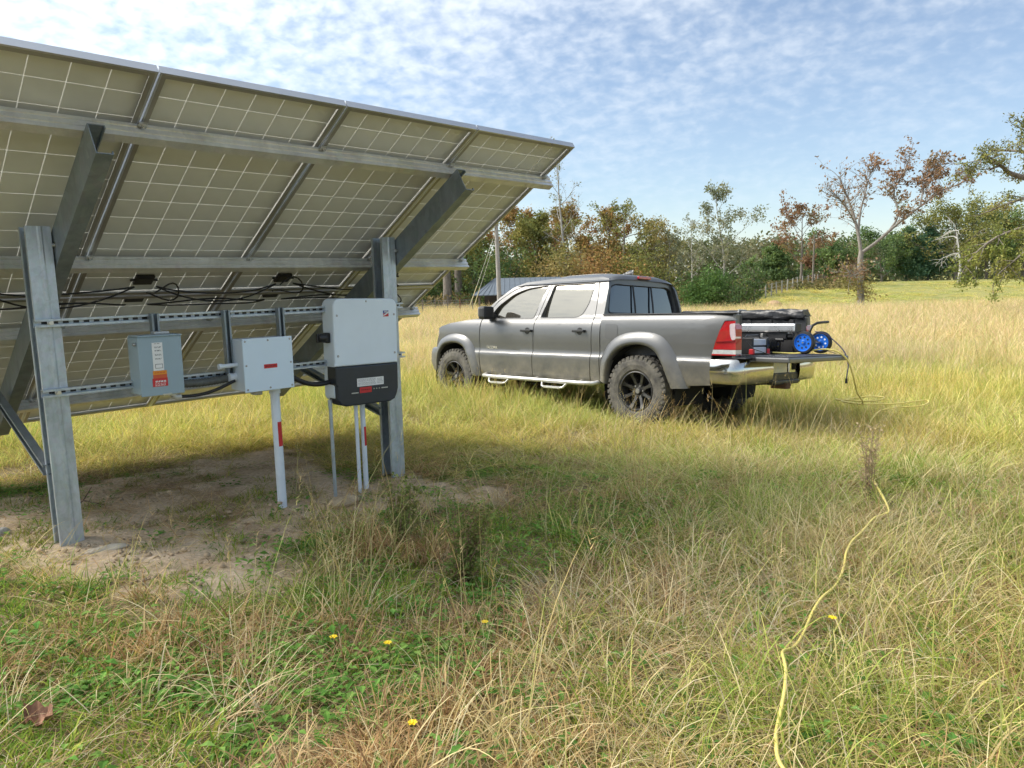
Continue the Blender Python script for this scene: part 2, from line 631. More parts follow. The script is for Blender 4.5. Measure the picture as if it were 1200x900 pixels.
M_lam = bpy.data.materials.new('laminate_backsheet')
M_lam.use_nodes = True
t = M_lam.node_tree
b = t.nodes['Principled BSDF']
b.inputs['Base Color'].default_value = (0.82, 0.81, 0.76, 1)
b.inputs['Roughness'].default_value = 0.4
tr = nn(t, 'ShaderNodeBsdfTranslucent')
tr.inputs['Color'].default_value = (0.88, 0.87, 0.82, 1)
mx = nn(t, 'ShaderNodeMixShader')
mx.inputs[0].default_value = 0.5
lk(t, b.outputs[0], mx.inputs[1])
lk(t, tr.outputs[0], mx.inputs[2])
lk(t, mx.outputs[0], t.nodes['Material Output'].inputs[0])

array = thing('solar_array', 'large tilted ground-mounted solar array on galvanised steel posts, seen from its underside', 'solar array', PW(2.2, 0.95, 0.1))

# one panel, in its own frame: x along AU, y along AV, z = AN
BASIS = Matrix((AU, AV, AN)).transposed()
PX, PY = 0.985, 1.956
lam_mb = MB().box((PX / 2, PY / 2, -0.008), (PX - 0.006, PY - 0.006, 0.004))
lam_me = lam_mb.mesh('solar_panel', M_lam)
fr = MB()
th, lipw, dp = 0.010, 0.032, 0.040
for x0, x1, y0, y1 in ((0, th, 0, PY), (PX - th, PX, 0, PY), (th, PX - th, 0, th), (th, PX - th, PY - th, PY)):
    fr.box(((x0 + x1) / 2, (y0 + y1) / 2, -dp / 2), (x1 - x0, y1 - y0, dp))
for x0, x1, y0, y1 in ((th, lipw, th, PY - th), (PX - lipw, PX - th, th, PY - th), (lipw, PX - lipw, th, lipw), (lipw, PX - lipw, PY - lipw, PY - th)):
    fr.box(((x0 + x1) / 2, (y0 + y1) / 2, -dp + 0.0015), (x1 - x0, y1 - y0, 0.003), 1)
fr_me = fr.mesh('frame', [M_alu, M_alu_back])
cpx, cpy = (PX - 0.036) / 6, (PY - 0.036) / 12
cell_me = MB().box((0, 0, -0.008), (cpx - 0.0050, cpy - 0.0050, 0.0064)).mesh('solar_cell', M_cell)
grid_mb = MB()
cell_at = [(0.018 + cpx * (i + 0.5), 0.018 + cpy * (j + 0.5)) for j in range(12) for i in range(6)]
for cx, cy in cell_at:
    grid_mb.box((cx, cy, -0.008), (cpx - 0.0050, cpy - 0.0050, 0.0064))
grid_me = grid_mb.mesh('cell_grid', M_cell)
jb = MB().box((0, 0, -0.022), (0.115, 0.095, 0.022), bev=0.004)
jb.box((0.0, 0.0, -0.034), (0.085, 0.07, 0.004))
for s in (-1, 1):
    jb.tube([(s * 0.055, 0, -0.024), (s * 0.085, 0, -0.026)], 0.008, 8)
jb_me = jb.mesh('junction_box', M_black)
SHOW = {(1, 0), (2, 0), (0, 0), (2, 1)}       # the four panels that show largest get single cells (288)
NCOL = 4
for i in range(NCOL):
    for r in range(2):
        p = link('solar_panel', lam_me, array)
        p.matrix_parent_inverse = MW[array.name].inverted()
        p.matrix_basis = Matrix.Translation(PA(i * PWD, r * PLN)) @ BASIS.to_4x4()
        link('frame', fr_me, p)
        if (i, r) in SHOW:
            for cx, cy in cell_at:
                q = link('solar_cell', cell_me, p)
                q.location = (cx, cy, 0)
        else:
            kind(link('cell_grid', grid_me, p), 'stuff')
        j = link('junction_box', jb_me, p)
        j.location = (0.59, PY - 0.165 if r == 0 else 0.045, 0)

# purlins : lipped channels under the panels, ribbed on the face that looks up-slope
A_END = NCOL * PWD + 0.05
for b0 in (0.37, 1.52, 2.345, 3.485):
    mb = MB()
    hw = 0.026
    prof = [(-hw, 0), (-hw, -0.016), (-hw + 0.006, -0.020), (-hw + 0.006, -0.030), (-hw, -0.034), (-hw, -0.050),
            (-hw + 0.006, -0.054), (-hw + 0.006, -0.062), (-hw, -0.066), (-hw, -0.082), (hw, -0.082), (hw, -0.066),
            (hw - 0.003, -0.066), (hw - 0.003, -0.079), (-hw + 0.009, -0.079), (-hw + 0.009, -0.003), (hw, -0.003), (hw, 0)]
    mb.prism(prof, PA(-0.045, b0, 0.0415), AV, AN, AU * (A_END + 0.045))
    pr = mb.build('purlin', M_purlin, array)
    for i in range(NCOL + 1):
        a_ = max(0.03, min(A_END - 0.08, i * PWD - 0.008))
        cl_ = MB().box((0, 0, 0), (0.04, 0.03, 0.012))
        cl_.tube([(0, 0, -0.02), (0, 0, 0.004)], 0.006, 6)
        c_ = cl_.build('clamp', M_zinc, pr)
        c_.matrix_basis = Matrix.Translation(PA(a_, b0 - 0.040, 0.060)) @ BASIS.to_4x4()

# posts, rafters and braces
POST_A = (1.075, 3.305)
W_P = 0.945
for k, a0 in enumerate(POST_A):
    top = 1.955
    base = PW(a0, W_P, 0)
    zg = gz(base.x, base.y) - 0.35
    # lipped channel, web on the far (-AU) side, open to the near side
    mb = MB()
    o = PW(a0 - 0.058, W_P, zg)
    mb.channel(o, AU, AW, Vector((0, 0, top - zg)), 0.116, 0.135, 0.006, 0.024)
    # rolled rib down the front flange
    mb.box(tuple(PW(a0 - 0.012, W_P - 0.0695, (top + zg) / 2)), (0.012, 0.005, top - zg),
           M=None) if False else None
    q0 = PW(a0 - 0.02, W_P - 0.0676, zg)
    mb.prism([(0, 0), (0.008, -0.004), (0.020, -0.004), (0.028, 0)], q0, AU, AW, Vector((0, 0, top - zg)))
    post = mb.build('post', M_galv, array)
    # rafter: web towards the near side
    mb = MB()
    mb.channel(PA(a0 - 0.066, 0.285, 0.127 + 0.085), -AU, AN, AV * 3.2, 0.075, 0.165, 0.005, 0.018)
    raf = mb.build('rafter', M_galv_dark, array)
    bolts = MB()
    for db in (0.02, 0.10):
        bolts.lathe([(0.0, 0.012), (0.012, 0.012), (0.012, 0), (0.018, 0), (0.018, -0.002)], PA(a0 - 0.066, 1.12 + db, 0.20 + db * 0.3), AU, 8)
    bolts.build('bolt', M_zinc, raf)
    # brace from the post foot up to the low end of the rafter
    p1, p2 = PW(a0 + 0.03, W_P + 0.05, 0.65), PW(a0 - 0.03, 2.35, 0.93)
    mb = MB()
    d_ = p2 - p1
    nrm = AU.cross(d_).normalized()
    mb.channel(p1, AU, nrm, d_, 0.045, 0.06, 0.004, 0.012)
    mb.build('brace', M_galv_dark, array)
# red lead down the far post channel
MB().tube([PW(1.105, W_P - 0.046, 1.93), PW(1.112, W_P - 0.045, 1.5), PW(1.108, W_P - 0.047, 0.3)], 0.0055, 6).build('wire', M_red_wire, array)

# slotted struts between the two posts
W_S = W_P - 0.0685 - 0.022
M_strut = galv('strut_steel', (0.42, 0.50, 0.56), 0.45, 20.0)


def strut_h(z, a0, a1):
    """slotted channel lying level against the front of the posts, open side up-slope"""
    mb = MB()
    w_, d_ = 0.041, 0.041
    o = PW(a0, W_S, z)
    L_ = a1 - a0
    # back web towards the post
    mb.box((0, 0, 0), (0, 0, 0)) if False else None
    for (w0, w1, z0, z1) in ((0.017, 0.0205, -0.0205, 0.0205), (-0.0205, 0.017, -0.0205, -0.0175), (-0.0205, 0.017, 0.0175, 0.0205),
                             (-0.0205, -0.0180, 0.0095, 0.0175), (-0.0205, -0.0180, -0.0175, -0.0095)):
        mb.prism([(w0, z0), (w1, z0), (w1, z1), (w0, z1)], o, AW, (0, 0, 1), AU * L_)
    st = mb.build('strut', M_strut, array)
    sl = MB()
    n_ = int(L_ / 0.05)
    for i in range(n_):
        aa = a0 + 0.025 + i * 0.05
        c_ = PW(aa, W_S, z)
        sl.prism([(-0.014, -0.0065), (0.014, -0.0065), (0.014, 0.0065), (-0.014, 0.0065)], c_ + AW * 0.0162, AU, (0, 0, 1), AW * 0.0006)
    kind(sl.build('slots', M_black, st), 'stuff')
    for aa in (POST_A[0], POST_A[1]):
        if a0 < aa < a1:
            MB().lathe([(0, 0.012), (0.011, 0.012), (0.011, 0), (0.017, 0), (0.017, -0.003)], PW(aa, W_S - 0.018, z), -AW, 6, smooth=False).build('bolt', M_zinc, st)
    return st


strut_h(1.455, 1.00, 3.375)
strut_h(1.086, 1.00, 3.375)
for a0 in (2.795, 2.375, 2.015):
    mb = MB()
    o = PW(a0, W_S - 0.043, 1.035)
    for (u0, u1, w0, w1) in ((-0.0205, 0.0205, 0.017, 0.0205), (-0.0205, -0.0175, -0.0205, 0.017), (0.0175, 0.0205, -0.0205, 0.017),
                             (0.0095, 0.0175, -0.0205, -0.018), (-0.0175, -0.0095, -0.0205, -0.018)):
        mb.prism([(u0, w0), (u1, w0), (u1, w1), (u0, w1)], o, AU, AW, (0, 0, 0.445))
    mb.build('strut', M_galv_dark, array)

# panel leads sagging between the junction boxes
for i in range(0, 3):
    for r, bb, sgn in ((0, 1.79, 1), (1, 2.02, -1)):
        a0, a1 = i + 0.59 + 0.07, i + 1 + 0.59 - 0.07
        for q in range(2):
            pts = []
            sag = (0.05 + 0.10 * random.random())
            for s in np.linspace(0, 1, 14):
                pts.append(PA((a0 + (a1 - a0) * s) * PWD, bb + (0.06 + 0.05 * q) * math.sin(PI * s) * sgn + 0.02 * math.sin(7 * s + i),
                              0.065 + sag * math.sin(PI * s) * (0.5 + 0.5 * q)))
            MB().tube(pts, 0.006, 6).build('lead', M_cable, array)
for i, (a0, bb, rad) in enumerate(((0.62, 1.86, 0.11), (0.45, 2.10, 0.12), (1.55, 1.83, 0.12), (2.45, 1.86, 0.10))):
    pts = [PA(a0 + rad * math.cos(q), bb + rad * 0.8 * math.sin(q), 0.08 + 0.03 * math.sin(2 * q + i)) for q in np.linspace(0.3, 5.6, 16)]
    MB().tube(pts, 0.0055, 6).build('lead', M_cable, array)

# ================================================================== equipment on the struts
M_boxgrey = pbr('grey_enamel', (0.30, 0.40, 0.46), 0.38, 0, 0.05, 4.0, bump=0.03, bscale=200)
M_pvc = pbr('grey_pvc', (0.56, 0.64, 0.72), 0.42, 0, 0.04, 5.0)
M_pvc2 = pbr('pale_pvc_pipe', (0.70, 0.76, 0.82), 0.4, 0, 0.06, 7.0)
M_white = pbr('white_label', (0.80, 0.80, 0.78), 0.5, 0, 0.03, 30.0)
M_print = pbr('grey_print', (0.22, 0.22, 0.22), 0.6)
M_red = pbr('red_label', (0.55, 0.025, 0.03), 0.45, 0, 0.08, 20.0)
M_orange = pbr('orange_label', (0.75, 0.27, 0.02), 0.45)
M_redor = pbr('red_orange_label', (0.62, 0.10, 0.03), 0.45)
M_dkred = pbr('dark_red_print', (0.20, 0.01, 0.012), 0.5)
M_invw = pbr('inverter_casting', (0.74, 0.83, 0.90), 0.42, 0, 0.03, 4.0, bump=0.02, bscale=300)
M_invb = pbr('inverter_cover', (0.022, 0.03, 0.042), 0.38, 0, 0.15, 8.0)
M_blue = pbr('blue_emblem', (0.02, 0.06, 0.32), 0.4)
M_screw = pbr('steel_screw', (0.42, 0.43, 0.44), 0.35, 0.8)

FR = Matrix((-AU, AW, Vector((0, 0, 1)))).transposed()      # x = viewer's right, y = away, z = up


def front(name, label, cat, a, w, z, tilt=0.0, group=None):
    """thing whose origin lies on its own front face; local x along -AU, y away from the viewer"""
    rot = FR @ Matrix.Rotation(tilt, 3, 'Y')
    return thing(name, label, cat, PW(a, w, z), group, rot.to_quaternion())


def sheet(parent, name, mats, rects, y=-0.0006, th=0.0012):
    mb = MB()
    for r in rects:
        x0, x1, z0, z1 = r[:4]
        mb.box(((x0 + x1) / 2, y - th / 2 - (r[5] if len(r) > 5 else 0), (z0 + z1) / 2), (x1 - x0, th, z1 - z0), r[4] if len(r) > 4 else 0)
    return mb.build(name, mats, parent, world=False)


def prints(x0, x1, zs, h=0.0035, mat=1):
    out = []
    for z in zs:
        x = x0
        while x < x1 - 0.004:
            wd = min(random.uniform(0.006, 0.016), x1 - x)
            out.append((x, x + wd, z - h / 2, z + h / 2, mat, 0.0009))
            x += wd + 0.004
    return out


# --- grey disconnect box with warning labels
bx = front('disconnect_box', 'blue-grey metal disconnect box with white, orange and red warning stickers', 'electrical box', 2.82, 0.705, 1.03, R(0.6))
mb = MB().box((0, 0.085, 0.163), (0.225, 0.165, 0.322), bev=0.006)
mb.build('body', M_boxgrey, bx, world=False)
MB().box((0, 0.000, 0.160), (0.236, 0.012, 0.332), bev=0.004).build('door', M_boxgrey, bx, world=False)
MB().box((0.0, 0.055, 0.330), (0.240, 0.14, 0.008), bev=0.003).build('rain_cap', M_boxgrey, bx, world=False)
hb = MB().box((0.03, 0.06, 0.342), (0.085, 0.06, 0.018), bev=0.008)
hb.build('hub', pbr('hub_casting', (0.5, 0.5, 0.47), 0.5, 0.4), bx, world=False)
MB().lathe([(0, .012), (.008, .012), (.01, .0)], (-0.118, 0.035, 0.285), (-1, 0, 0), 10).build('hinge_pin', M_screw, bx, world=False)
sheet(bx, 'notice_label', [M_white, M_print], [(-0.045, 0.012, 0.135, 0.292)] + prints(-0.032, 0.003, (0.286, 0.268, 0.263, 0.249, 0.245, 0.226, 0.221, 0.203, 0.199), 0.0028)
      + [(-0.035, 0.006, 0.147, 0.172, 1, 0.0005), (-0.032, 0.003, 0.150, 0.169, 0, 0.0009)], y=-0.0065)
sheet(bx, 'warning_label', [M_orange, M_redor, M_red, M_white], [(-0.050, 0.025, 0.112, 0.134, 0), (-0.050, 0.025, 0.092, 0.112, 1), (-0.055, 0.027, 0.045, 0.092, 2)]
      + prints(-0.040, 0.018, (0.076, 0.071), 0.004, 3) + prints(-0.043, 0.018, (0.062, 0.055, 0.050), 0.0022, 3) + prints(-0.04, 0.015, (0.123,), 0.004, 1), y=-0.0065)
mb = MB().tube([(0.075, 0.06, 0.002), (0.075, 0.06, -0.022)], 0.021, 12).tube([(0.075, 0.06, -0.022), (0.092, 0.06, -0.036), (0.118, 0.06, -0.034)], 0.017, 12)
mb.build('conduit_elbow', pbr('cast_elbow', (0.62, 0.63, 0.6), 0.4, 0.3), bx, world=False)
MB().box((0.02, -0.003, -0.004), (0.05, 0.012, 0.012), bev=0.003).build('latch', pbr('latch_zinc', (0.5, 0.49, 0.4), 0.4, 0.6), bx, world=False)

# --- pale square pull box
bx2 = front('junction_cabinet', 'pale grey plastic pull box with one small red label, on a thick pipe', 'electrical box', 2.198, 0.652, 0.98, R(0.4))
MB().box((0, 0.103, 0.163), (0.318, 0.19, 0.314), bev=0.004).build('body', M_pvc, bx2, world=False)
MB().box((0, 0.004, 0.163), (0.327, 0.012, 0.327), bev=0.003).build('cover', pbr('pvc_cover', (0.66, 0.79, 0.90), 0.4, 0, 0.03, 3.0), bx2, world=False)
mb = MB()
for x in (-0.148, 0, 0.148):
    for z in (0.016, 0.163, 0.310):
        if (x, z) != (0, 0.163):
            mb.lathe([(0, 0.003), (0.0055, 0.003), (0.007, 0)], (x, -0.002, z), (0, -1, 0), 8, smooth=False)
            mb.box((x, -0.0052, z), (0.009, 0.0006, 0.0014), 1)
mb.build('screw', [M_screw, M_black], bx2, world=False)
sheet(bx2, 'red_label', [M_red, M_dkred], [(-0.035, 0.053, 0.137, 0.162)] + prints(-0.026, 0.044, (0.150,), 0.006), y=-0.0022)
mb = MB().tube([(-0.158, 0.10, 0.165), (-0.262, 0.105, 0.163)], 0.013, 10).tube([(-0.255, 0.105, 0.163), (-0.272, 0.105, 0.163)], 0.018, 10)
mb.build('side_fitting', M_pvc2, bx2, world=False)
MB().tube([(-0.15, 0.13, 0.088), (-0.20, 0.13, 0.088)], 0.026, 12).build('side_hub', M_pvc2, bx2, world=False)
MB().box((-0.05, 0.09, -0.012), (0.05, 0.07, 0.04), bev=0.006).build('pipe_bracket', pbr('bracket', (0.36, 0.35, 0.3), 0.5, 0.3), bx2, world=False)

# --- inverter
iv = front('inverter', 'white and black wall inverter with rounded corners and a small flag emblem', 'inverter', 1.425, 0.725, 0.785, R(1.6))
IW, IH, ID = 0.53, 0.735, 0.145


def rounded(w, z0, z1, r, n=6, corners=(1, 1, 1, 1), cx=0.0):
    pts = []
    for k, (sx, zz_) in enumerate(((1, z0), (1, z1), (-1, z1), (-1, z0))):
        if corners[k]:
            ccx, ccz = cx + sx * (w / 2 - r), zz_ + (r if zz_ == z0 else -r)
            a0 = (-90, 0, 90, 180)[k]
            for q in range(n + 1):
                a = R(a0 + 90 * q / n)
                pts.append((ccx + r * math.cos(a), ccz + r * math.sin(a)))
        else:
            pts.append((cx + sx * w / 2, zz_))
    return pts


def slab(pts, y0, y1, bev=0.008, name='s'):
    bm = bmesh.new()
    vs = [bm.verts.new((x, y0, z)) for x, z in pts]
    f = bm.faces.new(vs)
    r = bmesh.ops.extrude_face_region(bm, geom=[f])
    for v in [g for g in r['geom'] if isinstance(g, bmesh.types.BMVert)]:
        v.co.y = y1
    bmesh.ops.recalc_face_normals(bm, faces=bm.faces)
    if bev > 0:
        ed = [e for e in bm.edges if all(abs(v.co.y - y0) < 1e-6 for v in e.verts)]
        bmesh.ops.bevel(bm, geom=ed, offset=bev, segments=3, affect='EDGES', profile=0.5)
    return bm


MB().bm(slab(rounded(IW - 0.012, 0.03, IH, 0.05), 0.032, ID, 0.004), smooth=False).build('body', M_invw, iv, world=False)
MB().bm(slab(rounded(IW, 0.272, IH, 0.055, corners=(0, 1, 1, 0)), 0.0, 0.034, 0.012)).build('upper_cover', M_invw, iv, world=False)
lower = [(0.255, 0.05), (0.262, 0.27), (-0.262, 0.27), (-0.262, 0.17), (-0.252, 0.155), (-0.252, 0.05), (-0.235, 0.012), (-0.19, -0.006), (0.19, -0.006), (0.235, 0.012)]
lower = [(0.252, 0.05), (0.262, 0.085), (0.262, 0.27), (-0.262, 0.27), (-0.262, 0.150), (-0.250, 0.135), (-0.250, 0.045), (-0.225, 0.006), (-0.18, -0.008), (0.19, -0.008), (0.232, 0.01)]
MB().bm(slab(lower, -0.004, 0.10, 0.010)).build('lower_cover', M_invb, iv, world=False)
mb = MB()
for x in (-0.238, 0.238):
    for z in (0.345, 0.62):
        mb.lathe([(0, 0.003), (0.007, 0.003), (0.009, 0)], (x, -0.0005, z), (0, -1, 0), 8, smooth=False)
mb.lathe([(0, 0.003), (0.006, 0.003), (0.008, 0)], (0, -0.0005, 0.715), (0, -1, 0), 8, smooth=False)
mb.build('screw', M_screw, iv, world=False)
# emblem : blue block with a white swoosh over a red block
em = MB()
yb = -0.0012
em.add([(0.142, yb, 0.628), (0.190, yb, 0.628), (0.190, yb, 0.648), (0.142, yb, 0.648)], [(0, 1, 2, 3)], 0)
em.add([(0.142, yb, 0.606), (0.190, yb, 0.606), (0.190, yb, 0.6275), (0.142, yb, 0.6275)], [(0, 1, 2, 3)], 1)
sw0 = [(0.142 + 0.048 * s, yb - 0.0006, 0.611 + 0.022 * s ** 1.6) for s in np.linspace(0, 1, 9)]
sw1 = [(0.142 + 0.048 * s, yb - 0.0006, 0.617 + 0.026 * s ** 1.2) for s in np.linspace(0, 1, 9)]
em.grid([sw0, sw1], 2, False)
em.build('emblem', [M_blue, M_red, M_white], iv, world=False)


def text_part(body, size, loc, parent, mat, rot=(PI / 2, 0, 0), name='lettering', ext=0.0006, align='CENTER', bold=False):
    c = bpy.data.curves.new(name, 'FONT')
    c.body = body
    c.size = size
    c.extrude = ext
    c.align_x = align
    c.align_y = 'CENTER'
    if bold:
        c.offset = size * 0.02
    o = bpy.data.objects.new('tmp_text', c)
    C.objects.link(o)
    dg = bpy.context.evaluated_depsgraph_get()
    me = bpy.data.meshes.new_from_object(o.evaluated_get(dg))
    bpy.data.objects.remove(o)
    me.materials.clear()
    me.materials.append(mat)
    q = link(name, me, parent)
    q.location = loc
    q.rotation_euler = rot
    return q


text_part('SMA', 0.017, (0.166, -0.0026, 0.6385), iv, M_white, bold=True)
sheet(iv, 'rating_label', [M_white, M_print], [(-0.095, 0.130, 0.123, 0.180)] + prints(-0.085, 0.06, (0.172, 0.165, 0.158, 0.148, 0.141, 0.133), 0.0022)
      + prints(0.075, 0.122, (0.168, 0.158, 0.148, 0.138), 0.003), y=-0.0045)
sheet(iv, 'warning_label', [M_red, M_dkred], [(-0.075, 0.025, 0.076, 0.116)] + prints(-0.062, 0.012, (0.098,), 0.008), y=-0.0045)
mb = MB()
for x in (0.045, 0.068, 0.091):
    mb.lathe([(0, 0.002), (0.0045, 0.002), (0.0055, 0)], (x, -0.0050, 0.098), (0, -1, 0), 8)
mb.build('indicator', pbr('indicator', (0.35, 0.36, 0.3), 0.3), iv, world=False)
sheet(iv, 'printed_name', [M_print, pbr('pale_print', (0.5, 0.5, 0.45), 0.5)], [(0.11, 0.165, 0.094, 0.102, 1)] + [(-0.142, -0.086, 0.077, 0.085, 1)], y=-0.0045)
sw = MB().box((-0.278, 0.075, 0.47), (0.03, 0.05, 0.07), bev=0.006)
sw.lathe([(0.0, 0.052), (0.024, 0.052), (0.030, 0.045), (0.034, 0.0)], (-0.29, 0.075, 0.47), (-1, 0, 0), 16)
sw.box((-0.345, 0.075, 0.47), (0.02, 0.016, 0.06), bev=0.004)
sw.build('disconnect_switch', M_black, iv, world=False)
MB().box((0.0, ID + 0.022, 0.40), (0.34, 0.04, 0.46), bev=0.006).build('mount_plate', M_strut, iv, world=False)

# --- pipes and conduits rising from the ground
M_band = M_red


def riser(label, a, w, r, ztop, band=None, name='conduit_pipe', mat=M_pvc2, cat='pipe', group=None, lean=0.0):
    p = PW(a, w, 0)
    z0 = gz(p.x, p.y)
    th_ = thing(name, label, cat, (p.x, p.y, z0), group)
    h_ = ztop - z0
    MB().tube([(0, 0, -0.25), (lean * 0.5 * AU.x, lean * 0.5 * AU.y, h_ * 0.5), (lean * AU.x, lean * AU.y, h_)], r, 16).build('pipe', mat, th_, world=False)
    MB().tube([(lean * AU.x, lean * AU.y, h_ - 0.045), (lean * AU.x, lean * AU.y, h_ + 0.004)], r * 1.22, 16).build('coupling', mat, th_, world=False)
    if band:
        f = FR @ Vector((0, -1, 0))
        lb = MB()
        rows = []
        for zz_ in (band[0], band[1]):
            rows.append([Vector((lean * AU.x * zz_ / h_, lean * AU.y * zz_ / h_, zz_)) + (Matrix.Rotation(q, 3, 'Z') @ f) * (r + 0.0012) for q in np.linspace(-0.35, 0.75, 7)])
        lb.grid(rows)
        lb.build('red_label', M_band, th_, world=False)
    return th_


riser('thick pale pipe under the square pull box, with a red label half way up', 2.118, 0.755, 0.029, 0.985, (0.415, 0.575))
riser('thin bare conduit under the near corner of the inverter', 1.69, 0.80, 0.0125, 0.83, mat=M_galv)
riser('thin conduit under the inverter, middle one of three, without a label', 1.485, 0.80, 0.0135, 0.80)
riser('conduit under the inverter with a narrow red label, beside the steel post', 1.41, 0.83, 0.0185, 0.80, (0.32, 0.46))

# flexible conduits
M_flex = pbr('grey_flex_conduit', (0.10, 0.105, 0.095), 0.55, 0, 0.35, 40.0)
mb = MB()
pts = [PW(2.36 + 0.3 * (1 - s) * 1.2, 0.795 + 0.02 * s, 1.068 - 0.012 * math.sin(PI * s)) for s in np.linspace(1, 0, 40)]
mb.tube(pts, [0.0255 if i % 2 else 0.0225 for i in range(40)], 12)
tag(mb.build('flex_conduit', M_flex), 'ribbed dark flexible conduit joining the sticker box to the pull box', 'conduit')
mb = MB()
pts = [PW(2.70 + 0.03 - 0.36 * s, 0.765, 0.995 + 0.055 * s - 0.028 * math.sin(PI * s)) for s in np.linspace(0, 1, 14)]
tag(MB().tube(pts, 0.010, 8).build('thin_conduit', M_cable), 'thin black lead sagging below the ribbed conduit', 'cable')
mb = MB()
pts = [PW(2.045 - 0.40 * s, 0.80, 1.085 - 0.10 * s - 0.06 * math.sin(PI * s) - 0.02 * s) for s in np.linspace(0, 1, 20)]
tag(mb.tube(pts, 0.0165, 10).build('flex_conduit', M_cable), 'black flexible conduit curving from the pull box to the inverter', 'conduit')

# ================================================================== pickup truck (X forward, Y its own left, Z up; origin under the rear axle)
TYAW, TP, TR = 2.3237, -0.0289, 0.0676
_f = Vector((math.cos(TYAW), math.sin(TYAW), TP)).normalized()
_l = Vector((-math.sin(TYAW), math.cos(TYAW), TR))
_l = (_l - _f * _l.dot(_f)).normalized()
TROT = Matrix((_f, _l, _f.cross(_l))).transposed()
TLOC = Vector((2.0365, 8.6581, -0.1017))
TM = Matrix.Translation(TLOC) @ TROT.to_4x4()


def TW(x, y, z):
    return TM @ Vector((x, y, z))


def paint_mat(name, col, metal=0.55, rough=0.34):
    m = pbr(name, col, rough + 0.07, metal, 0.05, 2.0, coat=0.25, dust=((0.36, 0.31, 0.215), 0.44, 0.80, 0.75))
    return m


M_paint = paint_mat('grey_metallic_paint', (0.140, 0.140, 0.138))
M_chrome = pbr('chrome', (0.55, 0.54, 0.51), 0.10, 1.0, 0.03, 3.0, dust=((0.40, 0.35, 0.24), 0.50, 0.70, 0.45))
M_glass = pbr('tinted_side_glass', (0.31, 0.285, 0.235), 0.05, 0.85, 0.02, 1.0, rvar=0.01)
M_rglass = pbr('dark_rear_glass', (0.012, 0.016, 0.02), 0.04, 0.0, 0.02, 1.0, coat=1.0, rvar=0.01, spec=0.9)
M_trim = pbr('black_trim', (0.016, 0.016, 0.017), 0.45, 0, 0.15, 9.0)
M_liner = pbr('black_bed_liner', (0.022, 0.022, 0.024), 0.5, 0, 0.3, 12.0, bump=0.2, bscale=90)
M_tyre = pbr('dusty_tyre', (0.045, 0.042, 0.038), 0.85, 0, 0.3, 8.0, col2=(0.17, 0.155, 0.125), bump=0.2)
M_rim = pbr('black_alloy', (0.028, 0.028, 0.03), 0.4, 0.4, 0.2, 14.0, col2=(0.085, 0.08, 0.07))
M_hub = pbr('hub_metal', (0.30, 0.29, 0.27), 0.45, 0.7, 0.2)
M_dark = pbr('underbody', (0.010, 0.010, 0.010), 0.9)
M_rlens = pbr('red_lens', (0.42, 0.012, 0.016), 0.12, 0, 0.1, 20.0, coat=1.0)
M_clens = pbr('clear_lens', (0.70, 0.70, 0.70), 0.10, 0.2, 0.12, 30.0, coat=1.0)
M_step = pbr('satin_step_bar', (0.62, 0.61, 0.58), 0.35, 0.5, 0.08, 9.0)
M_alu_bar = pbr('brushed_aluminium', (0.74, 0.74, 0.73), 0.28, 0.85, 0.04, 5.0)
M_bluep = pbr('blue_wheel_plastic', (0.012, 0.14, 0.60), 0.35, 0, 0.1, 9.0)
M_yellow = pbr('yellow_cord_sheath', (0.74, 0.61, 0.17), 0.5, 0, 0.15, 14.0)
M_plate = pbr('licence_plate', (0.62, 0.64, 0.64), 0.4, 0, 0.25, 26.0, col2=(0.75, 0.70, 0.52))

truck = thing('pickup_truck', 'grey double-cab pickup truck parked in the tall grass with its tailgate down', 'pickup truck', TLOC, None, TROT.to_quaternion())


def tpart(mb, name, mats, parent=None, **k):
    return mb.build(name, mats, parent or truck, world=False, **k)


def smooth_loop(pts, r=0.03, n=4):
    """round the corners of a polygon"""
    out = []
    P = [Vector((p[0], p[1])) for p in pts]
    N = len(P)
    for i in range(N):
        a, b_, c_ = P[i - 1], P[i], P[(i + 1) % N]
        ri = pts[i][2] if len(pts[i]) > 2 else r
        d1, d2 = (a - b_), (c_ - b_)
        q = min(ri, d1.length * 0.45, d2.length * 0.45)
        if q < 1e-4:
            out.append((b_.x, b_.y))
            continue
        s, e = b_ + d1.normalized() * q, b_ + d2.normalized() * q
        for k in range(n + 1):
            u_ = k / n
            p = s * (1 - u_) ** 2 + b_ * 2 * u_ * (1 - u_) + e * u_ ** 2
            out.append((p.x, p.y))
    return out


